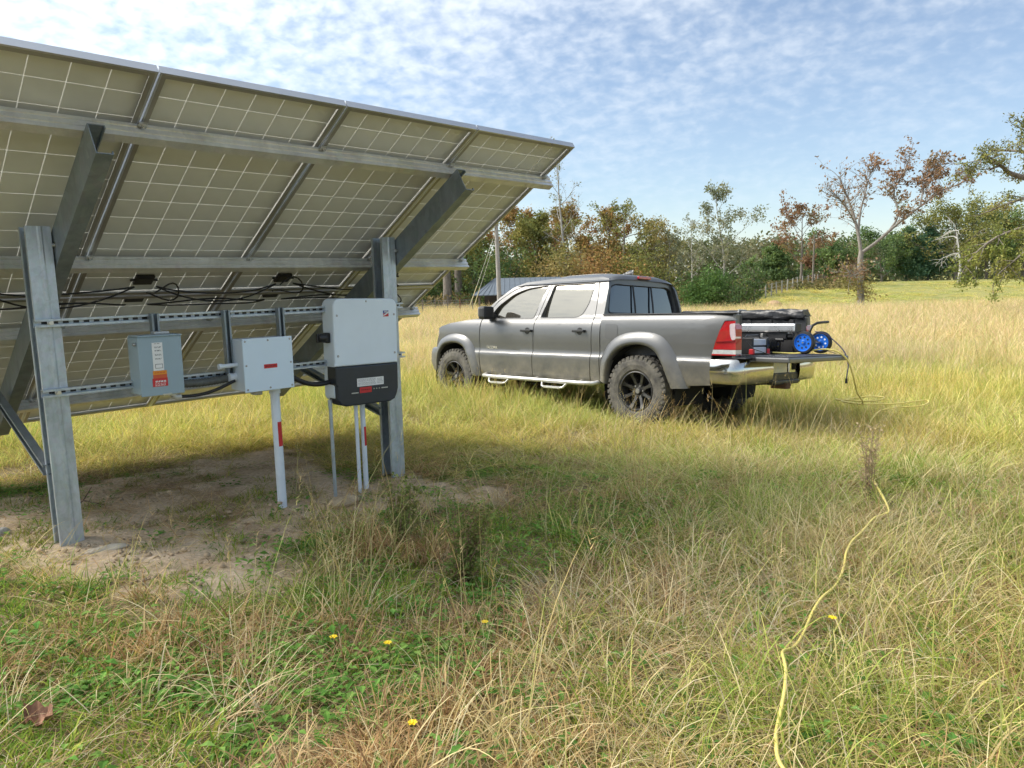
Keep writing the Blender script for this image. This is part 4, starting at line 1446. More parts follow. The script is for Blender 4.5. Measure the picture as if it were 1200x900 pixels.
o = tthing('rolled_cover', 'crumpled black vinyl bed cover rolled along the far bed rail', 'bed cover', -0.30, -0.77, 1.27)
rows = []
for i, x_ in enumerate(np.linspace(0.80, -0.84, 34)):
    row = []
    for q in np.linspace(0, 2 * PI, 18, endpoint=False):
        cr_ = 1 + (0.16 * math.sin(5 * q + i * 0.9) * (0.3 + 0.7 * sst(-0.1, -0.6, x_)) + 0.10 * random.uniform(-1, 1) * sst(0, -0.6, x_))
        sy, sz = 0.085, 0.062
        row.append((x_, sy * cr_ * math.copysign(abs(math.cos(q)) ** 0.6, math.cos(q)), 0.005 + sz * cr_ * math.copysign(abs(math.sin(q)) ** 0.6, math.sin(q))))
    rows.append(row)
mb = MB().grid(rows, closed=True)
mb.add(rows[-1], [tuple(range(18))])
mb.add(rows[0], [tuple(range(18))])
mb.build('vinyl', pbr('black_vinyl', (0.016, 0.016, 0.018), 0.32, 0, 0.3, 20.0, bump=0.3, bscale=30), o, world=False)
MB().box((-0.03, 0, 0.002), (0.018, 0.19, 0.15), bev=0.006).build('strap', pbr('grey_strap', (0.45, 0.44, 0.42), 0.7), o, world=False)

o = tthing('power_unit', 'silver and black twin battery unit with red feet on the bed floor', 'power unit', -0.98, 0.15, 0.832)
for z_ in (0.045, 0.13):
    MB().box((0, 0, z_), (0.17, 0.30, 0.068), bev=0.008).build('case', pbr('silver_case', (0.62, 0.63, 0.64), 0.35, 0.3), o, world=False)
mb = MB()
for y_ in (-0.16, 0.16):
    mb.box((0, y_, 0.09), (0.19, 0.035, 0.175), bev=0.008)
mb.box((0, 0, 0.088), (0.15, 0.30, 0.016)).tube([(0, -0.16, 0.175), (0, -0.12, 0.205), (0, 0.12, 0.205), (0, 0.16, 0.175)], 0.010, 8)
mb.build('frame', M_trim, o, world=False)
for y_ in (-0.165, 0.165):
    MB().box((-0.085, y_, 0.03), (0.05, 0.04, 0.058), bev=0.008).build('foot', M_red, o, world=False)

o = tthing('motor', 'black cylindrical motor housing beside the silver battery unit', 'motor', -0.93, -0.27, 0.832)
MB().lathe([(0, -0.16), (0.06, -0.16), (0.085, -0.14), (0.088, 0.10), (0.075, 0.15), (0.03, 0.17), (0, 0.17)], (0, 0, 0.095), (0, -1, 0), 22).build('housing', pbr('gloss_black', (0.015, 0.015, 0.016), 0.22, 0, 0.1, 8.0, coat=0.5), o, world=False)
mb = MB().box((0, 0, 0.012), (0.16, 0.26, 0.024), bev=0.004)
for k in range(5):
    mb.lathe([(0.086, -0.006), (0.094, -0.006), (0.094, 0.006), (0.086, 0.006)], (0, -0.06 + k * 0.035, 0.095), (0, 1, 0), 22)
mb.build('base', M_trim, o, world=False)

o = tthing('pipe_bundle', 'dark plastic pipes lying loose under the silver rail in the bed', 'pipes', -0.30, -0.55, 0.835)
for y_, z_, r_, x0_, x1_ in ((0.16, 0.20, .026, .75, -.86), (0.22, 0.16, .022, .7, -.78), (0.30, .03, .028, .7, -.60)):
    MB().tube([(x0_, y_, z_), (x1_, y_ - .03, z_ - .01)], r_, 10).build('pipe', M_trim, o, world=False)
MB().box((-.55, .19, .15), (.03, .14, .14), bev=.005).build('strap', M_hub, o, world=False)

o = tthing('tool_case', 'black plastic tool case standing behind the blue-wheeled cart', 'tool case', -0.70, -0.50, 0.832)
MB().box((0, 0, 0.08), (0.46, 0.24, 0.15), bev=0.03).build('shell', pbr('case_black', (0.02, 0.02, 0.022), 0.4, 0, 0.2, 10.0, bump=0.15), o, world=False)
MB().tube([(-0.09, 0.118, 0.09), (-0.09, 0.15, 0.09), (0.09, 0.15, 0.09), (0.09, 0.118, 0.09)], 0.011, 8).box((-0.15, 0.122, 0.10), (0.04, 0.012, 0.05), bev=0.004).box((0.15, 0.122, 0.10), (0.04, 0.012, 0.05), bev=0.004).build('handle', M_trim, o, world=False)

o = tthing('hand_cart', 'small black hand cart with two bright blue wheels on the lowered tailgate', 'cart', -1.30, -0.56, 0.832)


def cart_wheel(y_):
    t_ = MB().lathe([(0.098, -0.03), (0.118, -0.028), (0.127, -0.012), (0.127, 0.012), (0.118, 0.028), (0.098, 0.03)], (0, 0, 0), (0, 1, 0), 32).mesh('tyre', M_trim)
    d_ = MB().lathe([(0.0, 0.026), (0.020, 0.026), (0.024, 0.018), (0.030, 0.014), (0.085, 0.014), (0.090, 0.026), (0.100, 0.027), (0.100, -0.027), (0.085, -0.02), (0.0, -0.02)], (0, 0, 0), (0, 1, 0), 32).mesh('wheel', M_bluep)
    wo = link('wheel', d_, o)
    wo.location = (0, y_, 0.127)
    link('tyre', t_, wo)
    hl = MB()
    for k in range(8):
        a = 2 * PI * k / 8 + 0.2
        hl.lathe([(0.0, 0.0155), (0.011, 0.0155), (0.011, 0.0)], (0.060 * math.cos(a), 0, 0.060 * math.sin(a)), (0, 1, 0), 10)
    hl.lathe([(0, 0.030), (0.008, 0.030), (0.008, 0.0)], (0, 0, 0), (0, 1, 0), 8)
    hm = hl.mesh('hole', M_trim if y_ > 0 else M_white)
    link('hole', hm, wo)


cart_wheel(0.17)
cart_wheel(-0.26)
MB().tube([(0, -0.28, 0.127), (0, 0.20, 0.127)], 0.010, 8).build('axle', M_hub, o, world=False)
mb = MB()
for y_ in (0.09, -0.18):
    mb.tube([(0, y_, 0.127), (0.05, y_, 0.17), (0.60, y_, 0.15)], 0.012, 8)
mb.tube([(0.05, 0.09, 0.17), (0.05, -0.18, 0.17)], 0.012, 8)
mb.build('frame', M_trim, o, world=False)
MB().tube([(0.05, -0.03, 0.17), (0.03, -0.03, 0.25), (0.01, -0.05, 0.315), (-0.02, -0.10, 0.345), (-0.03, -0.18, 0.352), (-0.03, -0.36, 0.36)], 0.015, 10).build('handle', M_trim, o, world=False)

pts = [TW(-1.33, -0.60, 1.08), TW(-1.38, -0.72, 1.06), TW(-1.45, -0.82, 0.98), TW(-1.55, -0.86, 0.86), TW(-1.60, -0.86, 0.72), TW(-1.60, -0.84, 0.60), TW(-1.60, -0.83, 0.55)]
pts = [Vector(p) for p in resample([tuple(p) for p in pts], 24)]
o = thing('hanging_lead', 'thin violet lead with a dark plug hanging over the tailgate edge', 'lead', pts[-1])
MB().tube(pts, 0.006, 6).build('lead', pbr('violet_lead', (0.07, 0.06, 0.16), 0.5), o)
MB().tube([pts[-1] + Vector((0, 0, 0.01)), pts[-1] + Vector((0, 0, -0.045))], [0.012, 0.016], 8).build('plug', M_trim, o)

# the yellow cord: out of the bed, over the tailgate, down to a loose coil and away through the grass
def gp(x, y, dz=0.0):
    return Vector((x, y, gz(x, y) + dz))


ctrl = [TW(-0.75, -0.10, 0.86), TW(-1.0, -0.25, 0.845), TW(-1.25, -0.36, 0.84), TW(-1.45, -0.42, 0.885), TW(-1.60, -0.50, 0.875), TW(-1.70, -0.58, 0.78), TW(-1.74, -0.66, 0.60),
        TW(-1.74, -0.78, 0.42), TW(-1.73, -0.95, 0.28)]
cA = ctrl[-1]
ctrl += [gp(3.80, 8.45, 0.290), gp(3.95, 8.25, 0.290), gp(4.15, 8.2, 0.298), gp(4.30, 8.32, 0.322), gp(4.22, 8.52, 0.306), gp(4.0, 8.50, 0.290), gp(3.80, 8.30, 0.282), gp(3.92, 8.05, 0.273),
         gp(4.25, 8.0, 0.290), gp(4.75, 8.25, 0.298), gp(4.6, 8.05, 0.242), gp(4.05, 7.9, 0.210), gp(3.55, 7.2, 0.070), gp(3.05, 6.2, 0.052), gp(2.80, 5.6, 0.05), gp(2.32, 4.39, 0.13), gp(2.23, 4.25, 0.13), gp(2.09, 4.08, 0.13), gp(1.89, 3.82, 0.13), gp(1.77, 3.67, 0.13), gp(1.58, 3.37, 0.13), gp(1.4, 3.09, 0.13), gp(1.26, 2.88, 0.13), gp(1.14, 2.72, 0.13), gp(1.02, 2.53, 0.13), gp(0.93, 2.38, 0.13), gp(0.87, 2.22, 0.13), gp(0.79, 2.04, 0.13), gp(0.72, 1.89, 0.13), gp(0.67, 1.76, 0.13), gp(0.70, 1.6, 0.13), gp(0.6, 1.1, 0.12)]
cpts = resample([tuple(p) for p in ctrl], 420)
cpts = [(x, y, z - (0.02 + 0.025 * math.sin(i * .17) if i > 300 else 0)) for i, (x, y, z) in enumerate(cpts)]
cpts = [(x + 0.004 * math.sin(i * 0.21) + 0.005 * math.sin(i * .083), y + 0.006 * math.cos(i * 0.23), z) if i > 110 else (x, y, z) for i, (x, y, z) in enumerate(cpts)]
tag(MB().tube(cpts, [0.0088 if i < 250 else 0.0057 for i in range(420)], 8).build('extension_cord', M_yellow), 'long yellow extension cord from the truck bed through the grass', 'cord')

# ================================================================== trees and the far edge of the field
M_bark = pbr('bark', (0.14, 0.115, 0.09), 0.9, 0, 0.3, 9.0, col2=(0.25, 0.22, 0.185), stretch=(1, 1, 0.3))
M_bark_pale = pbr('pale_bark', (0.28, 0.26, 0.23), 0.9, 0, 0.3, 9.0, col2=(0.42, 0.40, 0.36), stretch=(1, 1, 0.3))
M_leaf = foliage_mat('leaves', 0.30, 0.55)


def at_px(px, d, base=True):
    x = (px - 600) / 854.44 * d
    return x, d


def yh(px):
    return 328.6 - 0.023 * (px - 600)


def z_at(px, py, d):
    return EYE + (yh(px) - py) * d / 854.44 * 1.0


def _perp(d):
    p = d.cross(Vector((0, 0, 1)))
    if p.length < 0.05:
        p = Vector((1, 0, 0))
    return p.normalized()


def branch_path(p0, d, L, n, wob, up, rnd):
    pts = [Vector(p0)]
    d = Vector(d).normalized()
    for i in range(n):
        d = (d + Vector((rnd.uniform(-wob, wob), rnd.uniform(-wob, wob), rnd.uniform(-wob, wob) + up))).normalized()
        pts.append(pts[-1] + d * (L / n))
    return pts


def leaf_mesh(name, pos, size, pal, rnd, clump=1.3, flat=0.0, droop=0.0):
    """pos (n,3); two-triangle leaf sprays; colours vary by clump and leaf"""
    n = len(pos)
    pos = np.asarray(pos, float)
    sz = size * rnd.uniform(0.55, 1.25, n)
    a = rnd.normal(size=(n, 3))
    a[:, 2] = a[:, 2] * (1 - flat) - droop
    a /= np.linalg.norm(a, axis=1)[:, None] + 1e-9
    b_ = np.cross(a, rnd.normal(size=(n, 3)))
    b_ /= np.linalg.norm(b_, axis=1)[:, None] + 1e-9
    c_ = np.cross(a, b_)
    w = sz * rnd.uniform(0.35, 0.65, n)
    v = np.empty((n, 4, 3))
    v[:, 0] = pos - a * (sz * 0.5)[:, None]
    v[:, 1] = pos + b_ * (w * 0.5)[:, None] + c_ * (sz * 0.10)[:, None]
    v[:, 2] = pos + a * (sz * 0.5)[:, None]
    v[:, 3] = pos - b_ * (w * 0.5)[:, None] + c_ * (sz * 0.10)[:, None]
    idx = np.arange(n * 4).reshape(n, 4)
    me = bpy.data.meshes.new(name)
    me.vertices.add(n * 4)
    me.vertices.foreach_set('co', v.reshape(-1))
    me.loops.add(n * 4)
    me.loops.foreach_set('vertex_index', idx.reshape(-1))
    me.polygons.add(n)
    me.polygons.foreach_set('loop_start', np.arange(0, n * 4, 4))
    me.polygons.foreach_set('loop_total', np.full(n, 4))
    me.update()
    pal = np.array(pal)
    ph = pos / clump
    k = (np.sin(ph[:, 0] * 2.1 + ph[:, 2]) + np.sin(ph[:, 1] * 1.7 + 1.3 * ph[:, 0]) + np.sin(ph[:, 2] * 2.6 - ph[:, 1])) / 6 + 0.5
    t_ = np.clip(k + rnd.normal(0, 0.20, n), 0, 0.999) * (len(pal) - 1)
    i0 = t_.astype(int)
    fr_ = (t_ - i0)[:, None]
    col = pal[i0] * (1 - fr_) + pal[np.minimum(i0 + 1, len(pal) - 1)] * fr_
    col = (col * 0.90 + 0.024) * rnd.uniform(0.72, 1.28, (n, 1))  # slight grey mixed into the leaf colour, a painted stand-in for distance haze
    set_col(me, np.repeat(col, 4, axis=0))
    me.materials.append(M_leaf)
    return me


PAL = dict(
    olive=[(0.148, 0.169, 0.044), (0.238, 0.248, 0.069), (0.378, 0.328, 0.100)],
    dark=[(0.057, 0.103, 0.042), (0.117, 0.192, 0.065), (0.220, 0.296, 0.090)],
    rust=[(0.219, 0.198, 0.059), (0.397, 0.259, 0.090), (0.536, 0.278, 0.119)],
    gold=[(0.22, 0.215, 0.07), (0.36, 0.30, 0.11), (0.44, 0.31, 0.13)],
    brown=[(0.238, 0.140, 0.079), (0.357, 0.188, 0.119), (0.278, 0.238, 0.100)],
    grey=[(0.198, 0.228, 0.140), (0.297, 0.317, 0.198), (0.397, 0.357, 0.238)],
    pine=[(0.052, 0.130, 0.072), (0.090, 0.192, 0.103), (0.155, 0.257, 0.130)],
    spring=[(0.169, 0.219, 0.050), (0.278, 0.317, 0.069), (0.397, 0.378, 0.109)],
    bush=[(0.06, 0.13, 0.03), (0.10, 0.19, 0.045), (0.15, 0.24, 0.06)],
    red=[(0.28, 0.17, 0.105), (0.36, 0.21, 0.13), (0.28, 0.21, 0.12)],
)


def make_tree(name, label, px, d, ytop, wpx, style, pal, leaves, lsize, seed, group=None, cat='tree', zbase=None, bark=None, dens=1.0, lean=0.0):
    rnd = random.Random(seed)
    nr = np.random.default_rng(seed)
    x, y = at_px(px, d)
    z0 = gz(x, y)
    H = z_at(px, ytop, d) - z0
    CR = wpx / 854.44 * d / 2
    root = thing(name, label, cat, (x, y, z0), group)
    wood = MB()
    pos = []
    tr_ = max(0.05, 0.018 * H + 0.02 * CR) * (0.55 if style == 'tall' else 0.8)
    if style == 'bush':
        tips = []
        for k in range(int(16 * dens)):
            a = rnd.uniform(0, 2 * PI)
            el = rnd.uniform(0.3, 1.4)
            dv = Vector((math.cos(a) * math.cos(el), math.sin(a) * math.cos(el), math.sin(el)))
            L = (CR * math.cos(el) + H * 0.9 * math.sin(el)) * rnd.uniform(0.75, 1.0)
            p = branch_path((rnd.uniform(-.2, .2) * CR, rnd.uniform(-.2, .2) * CR, 0), dv, L, 6, 0.18, 0.03, rnd)
            wood.tube(p, [0.04 * (1 - i / 7) + 0.008 for i in range(7)], 4)
            for i in range(2, 7):
                tips.append((p[i], 0.16 * min(H, CR * 2)))
        for k in range(leaves):
            p, r_ = tips[rnd.randrange(len(tips))]
            pos.append((p.x + rnd.gauss(0, r_), p.y + rnd.gauss(0, r_), max(0.05, p.z + rnd.gauss(0, r_ * 0.8))))
    elif style == 'conifer':
        p = branch_path((0, 0, -0.2), (lean, 0, 1), H + 0.2, 8, 0.02, 0.02, rnd)
        wood.tube(p, [tr_ * (1 - i / 8.6) for i in range(9)], 6)
        nb = int(34 * dens)
        segs = []
        for k in range(nb):
            h_ = 0.10 + 0.88 * k / nb
            q = p[0].lerp(p[-1], h_)
            a = k * 2.4 + rnd.uniform(-.4, .4)
            L = CR * (1.05 - h_) ** 0.75 * rnd.uniform(0.75, 1.15) * 1.1
            bp_ = branch_path(q, (math.cos(a), math.sin(a), rnd.uniform(-0.05, 0.35)), L, 4, 0.12, 0.04, rnd)
            wood.tube(bp_, [0.035 * (1 - i / 4.5) + 0.006 for i in range(5)], 3)
            segs.append((bp_, L))
        tot = sum(s_[1] for s_ in segs)
        for bp_, L in segs:
            for k in range(int(leaves * L / tot)):
                t_ = rnd.random() ** 0.7 * 3.999
                i = int(t_)
                q = bp_[i].lerp(bp_[i + 1], t_ - i)
                s_ = 0.10 + 0.15 * L
                pos.append((q.x + rnd.gauss(0, s_), q.y + rnd.gauss(0, s_), q.z + rnd.gauss(0, s_ * 0.6)))
    else:
        # round / open : trunk, limbs, branches, twigs
        bare = dict(round=0.16, open=0.26, tall=0.18)[style]
        nt_ = 9
        p = branch_path((0, 0, -0.25), (lean, rnd.uniform(-.05, .05), 1), H * (0.96 if style == 'tall' else 0.80) + 0.25, nt_, 0.07, 0.05, rnd)
        wood.tube(p, [max(0.02, tr_ * (1 - 0.86 * i / nt_)) * (1.25 if i == 0 else 1) for i in range(nt_ + 1)], 7)
        segs = []
        n1_ = int((15 if style == 'round' else 13) * dens)
        for k in range(n1_):
            h_ = bare + (0.98 - bare) * (k + rnd.random() * 0.6) / n1_
            t_ = h_ * nt_ * 0.999
            i = int(t_)
            q = p[i].lerp(p[i + 1], t_ - i)
            a = k * 2.399 + rnd.uniform(-0.5, 0.5)
            env = math.sin(PI * (0.18 + 0.74 * (h_ - bare) / (1 - bare))) if style != 'tall' else (0.85 - 0.5 * h_)
            L = CR * env * rnd.uniform(0.8, 1.2) * (1.15 if style != 'tall' else 1.5)
            up = rnd.uniform(0.25, 0.9) if style != 'tall' else rnd.uniform(0.6, 1.3)
            if h_ > 0.8:
                up += 0.7
            b1 = branch_path(q, (math.cos(a), math.sin(a), up), L, 6, 0.16, 0.03, rnd)
            r0 = max(0.018, tr_ * (1 - 0.8 * h_) * 0.5)
            wood.tube(b1, [r0 * (1 - 0.8 * j / 6) for j in range(7)], 5, caps=False)
            for m in range(rnd.randint(5, 7)):
                t2 = rnd.uniform(0.25, 1.0) * 5.99
                j = int(t2)
                q2 = b1[j].lerp(b1[j + 1], t2 - j)
                dv = (b1[j + 1] - b1[j]).normalized()
                sd = Vector((rnd.gauss(0, 1), rnd.gauss(0, 1), rnd.gauss(0.25, 0.7)))
                b2 = branch_path(q2, dv * 0.8 + sd * 0.6, L * rnd.uniform(0.28, 0.5), 4, 0.22, 0.02, rnd)
                wood.tube(b2, [max(0.009, r0 * 0.38 * (1 - 0.8 * jj / 4)) for jj in range(5)], 4, caps=False)
                for mm in range(3):
                    t3 = rnd.uniform(0.3, 1.0) * 3.99
                    jj = int(t3)
                    q3 = b2[jj].lerp(b2[jj + 1], t3 - jj)
                    sd = Vector((rnd.gauss(0, 1), rnd.gauss(0, 1), rnd.gauss(0.2, 0.7)))
                    b3 = branch_path(q3, (b2[jj + 1] - b2[jj]).normalized() * 0.7 + sd * 0.7, L * rnd.uniform(0.14, 0.26), 3, 0.25, 0.0, rnd)
                    wood.tube(b3, [0.011, 0.009, 0.007, 0.005], 3, caps=False)
                    segs.append(b3)
                segs.append(b2)
        for k in range(leaves):
            b_ = segs[rnd.randrange(len(segs))]
            t_ = rnd.random() ** 0.6 * (len(b_) - 1.001)
            i = int(t_)
            q = b_[i].lerp(b_[i + 1], t_ - i)
            s_ = CR * (0.075 if style == 'round' else 0.05)
            pos.append((q.x + rnd.gauss(0, s_), q.y + rnd.gauss(0, s_), q.z + rnd.gauss(0, s_)))
    wood.build('trunk', bark or M_bark, root, world=False)
    if pos:
        link('crown', leaf_mesh('crown', pos, lsize, PAL[pal], nr), root)
    return root


WOODS = 'trees at the far edge of the field'
TREES = [
    # label, px, d, ytop, width px, style, palette, leaves, leaf size
    ('olive tree with thick grey trunks showing just past the end of the solar panels', 531, 66, 262, 85, 'round', 'olive', 7140, .30),
    ('dull yellow-green tree between the panel edge and the utility pole', 560, 69, 246, 73, 'round', 'olive', 7140, .30),
    ('pale rust-topped tree directly above the small shed roof', 606, 71, 232, 78, 'round', 'rust', 7140, .28),
    ('dense olive tree behind the shed, between rusty neighbours', 634, 65, 246, 75, 'round', 'olive', 8840, .28),
    ('tall nearly leafless sapling rising highest of the trees behind the truck cab', 664, 63, 180, 74, 'tall', 'grey', 420, .20),
    ('orange-brown tree behind the leafless tall sapling', 676, 69, 234, 80, 'round', 'rust', 7820, .28),
    ('green and tan tree just past the leafless sapling, above the truck roof', 707, 71, 238, 68, 'round', 'rust', 6460, .28),
    ('half-bare tree with a dark clump like a nest near its top, above the truck cab', 730, 66, 218, 76, 'open', 'olive', 1725, .26),
    ('yellowing olive tree above the rear window of the truck', 757, 72, 258, 75, 'round', 'gold', 6120, .27),
    ('thin pale-barked tree at the low gap of the treeline past the truck cab', 786, 70, 276, 52, 'tall', 'grey', 1440, .22),
    ('low golden understory tree in front of the dark tree behind the shed', 648, 60, 292, 74, 'bush', 'gold', 5700, .26),
    ('low brown and olive thicket tree right above the truck roof', 700, 61, 296, 84, 'bush', 'rust', 6300, .26),
    ('low olive thicket tree near the brake light of the truck', 748, 62, 298, 72, 'bush', 'olive', 5400, .26),
    ('dark leafy tree hidden partly behind the utility pole', 590, 61, 284, 56, 'bush', 'dark', 5100, .26),
    ('dusky low tree under the end of the solar panels', 508, 63, 300, 60, 'bush', 'dark', 4800, .26),
    ('grey twiggy tree in the dip of the treeline, thinnest there', 812, 82, 258, 44, 'tall', 'grey', 832, .22),
    ('rounded bright green bush just past the truck cab at field level', 826, 57, 318, 52, 'bush', 'bush', 8200, .20),
    ('tall silvery grey-green sparse tree above the round green bush', 850, 67, 226, 84, 'tall', 'grey', 3680, .24),
    ('small dark upright bush beside the round green one, on a short trunk', 869, 55, 316, 32, 'bush', 'dark', 2850, .20),
    ('young dark-trunked tree with a bare lower stem beside the small upright bush', 885, 55, 300, 34, 'open', 'dark', 1200, .22),
    ('dark cedar behind the young bare-stemmed tree', 908, 84, 284, 52, 'conifer', 'dark', 6300, .30),
    ('brown-leaved open tree beside the slim far pole', 938, 78, 236, 66, 'open', 'brown', 2850, .30),
    ('dark green tree behind the slim far pole', 964, 90, 294, 68, 'round', 'dark', 5780, .34),
    ('reddish brown brush at the foot of the lone meadow tree', 985, 92, 300, 48, 'bush', 'brown', 3900, .30),
    ('dark evergreen seen just behind the lone meadow tree', 1032, 95, 284, 75, 'round', 'dark', 6120, .34),
    ('blue-green pine on the ridge, middle of the dark evergreens', 1060, 97, 266, 56, 'conifer', 'pine', 6900, .34),
    ('second blue-green pine on the ridge, beside the tall rounded olive tree', 1086, 98, 264, 52, 'conifer', 'pine', 6600, .34),
    ('tall rounded olive-green tree on the ridge, behind the white dead branches', 1118, 96, 244, 102, 'round', 'olive', 8840, .34),
    ('dark mass of an evergreen on the ridge under the hanging oak boughs', 1154, 98, 258, 85, 'round', 'dark', 7820, .34),
    ('dull green ridge tree at the picture edge beneath the oak', 1196, 97, 262, 85, 'round', 'olive', 7820, .34),
]
for i, (lab, px, d, yt, wp_, st, pal, nl, ls) in enumerate(TREES):
    nm = 'bush' if st == 'bush' and ('bush' in lab or 'brush' in lab or 'thicket' in lab) else ('pine_tree' if pal == 'pine' else 'tree')
    make_tree(nm, lab, px, d, yt, wp_, st, pal, nl, ls, 100 + i, WOODS, 'bush' if nm == 'bush' else 'tree', bark=M_bark_pale if pal == 'grey' else None, dens=1.0)

# two thick grey trunks under the panel end
for (px, d, wpx, yt, lab) in ((527, 60, 10, 300, 'thick grey tree trunk under the panel end, the nearer of two'), (540, 62, 9, 305, 'second thick grey tree trunk standing behind the wire fence')):
    x, y = at_px(px, d)
    o = thing('tree', lab, 'tree', (x, y, gz(x, y)), 'grey trunks behind the wire fence')
    H = z_at(px, 268, d) - gz(x, y)
    r = wpx / 854 * d / 2
    MB().tube([(0, 0, -.2), (0.05, 0, H * .3), (-0.02, 0.1, H * .65), (0.1, 0, H)], [r * 1.2, r, r * .8, r * .45], 9).build('trunk', M_bark, o, world=False)
    nr = np.random.default_rng(int(px))
    ps = nr.normal(size=(900, 3)) * np.array([1.3, 1.3, 0.9]) + np.array([0, 0, H * 1.02])
    link('crown', leaf_mesh('crown', ps, .28, PAL['olive'], nr), o)

# ---- the lone tree in the meadow: short trunk, two long rising limbs, thin grey twigs, red-brown leaves at the tips
x, y = at_px(1010, 50)
z0 = gz(x, y)
lone = thing('tree', 'lone half-bare tree with red-brown leaves standing apart in the meadow', 'tree', (x, y, z0))
sc = 50 / 854.44
rnd = random.Random(5)
nr = np.random.default_rng(5)
wood = MB()
segs = []


def limb(pts, r0, r1, sides=6):
    P_ = resample([tuple(q) for q in pts], 12)
    P_ = [Vector(q) for q in P_]
    wood.tube(P_, [r0 + (r1 - r0) * i / 11 for i in range(12)], sides, caps=False)
    return P_


q_ = lambda px, py, dy=0.0: Vector(((px - 1010) * sc, dy, z_at(1010, py, 50) - z0))
trunk = limb([(0, 0, -0.3), q_(1008, 335), q_(1007, 310, .1), q_(1008, 295, .1)], 0.25, 0.17, 8)
main = [([q_(1008, 298, .1), q_(1005, 275, .3), q_(1000, 250, .6), q_(992, 225, .9), q_(985, 208, 1.0)], .13),
        ([q_(1008, 297, .1), q_(1022, 285, -.3), q_(1040, 266, -.8), q_(1060, 248, -1.3), q_(1080, 232, -1.6), q_(1098, 226, -1.7)], .14),
        ([q_(1005, 275, .3), q_(1012, 250, 1.0), q_(1022, 225, 1.6), q_(1030, 203, 2.0)], .09),
        ([q_(1030, 278, -.5), q_(1045, 256, -.3), q_(1043, 230, 0.2), q_(1052, 212, .4), q_(1060, 196, .4)], .08),
        ([q_(1002, 262, .5), q_(985, 248, -.5), q_(972, 240, -1.2), q_(966, 236, -1.4)], .06),
        ([q_(1007, 318, .1), q_(995, 322, -1.0), q_(982, 320, -1.6)], .05),
        ([q_(1060, 248, -1.3), q_(1068, 225, -.8), q_(1078, 208, -.6)], .06)]
for pts, r in main:
    b1 = limb(pts, r, r * 0.22)
    for m in range(24):
        t_ = rnd.uniform(0.25, 1) * 10.99
        j = int(t_)
        q0 = b1[j].lerp(b1[j + 1], t_ - j)
        dv = (b1[j + 1] - b1[j]).normalized()
        sd = Vector((rnd.gauss(0, 1), rnd.gauss(0, 1), rnd.gauss(0.3, 0.6)))
        b2 = branch_path(q0, dv * 0.8 + sd * 0.6, rnd.uniform(0.7, 1.7), 5, 0.2, 0.03, rnd)
        wood.tube(b2, [0.028, 0.022, 0.017, 0.013, 0.010, 0.007], 4, caps=False)
        segs.append(b2)
        for mm in range(4):
            t3 = rnd.uniform(0.2, 1) * 4.99
            jj = int(t3)
            sd = Vector((rnd.gauss(0, 1), rnd.gauss(0, 1), rnd.gauss(0.3, 0.6)))
            b3 = branch_path(b2[jj].lerp(b2[jj + 1], t3 - jj), (b2[jj + 1] - b2[jj]).normalized() * 0.7 + sd * 0.6, rnd.uniform(0.35, 0.8), 3, 0.25, 0.02, rnd)
            wood.tube(b3, [0.012, 0.010, 0.008, 0.005], 3, caps=False)
            segs.append(b3)
wood.build('trunk', pbr('grey_brown_bark', (0.19, 0.165, 0.14), .9, 0, .3, 9.0, col2=(0.32, 0.29, 0.25), stretch=(1, 1, .3)), lone, world=False)
pos, pos2 = [], []
for b_ in segs:
    tip = b_[-1]
    fx = sst(-0.6, 2.6, tip.x) * sst(4.5, 6.5, tip.z) + 0.28
    for k in range(int(6.5 * fx * rnd.uniform(0.1, 1.7))):
        q0 = b_[-1].lerp(b_[-2], rnd.random())
        pos.append((q0.x + rnd.gauss(0, .13), q0.y + rnd.gauss(0, .13), q0.z + rnd.gauss(0, .13)))
for k in range(900):
    c0 = ((-.9, 0, 1.9), (0.2, .1, .9), (-.4, -.4, 1.6), (-1.6, -.5, 2.4))[k % 4]
    pos2.append((c0[0] + rnd.gauss(0, .45), c0[1] + rnd.gauss(0, .4), max(.1, c0[2] + rnd.gauss(0, .4))))
link('crown', leaf_mesh('crown', pos, .24, PAL['red'], nr), lone)
link('vine', leaf_mesh('vine', pos2, .20, PAL['gold'], nr), lone)

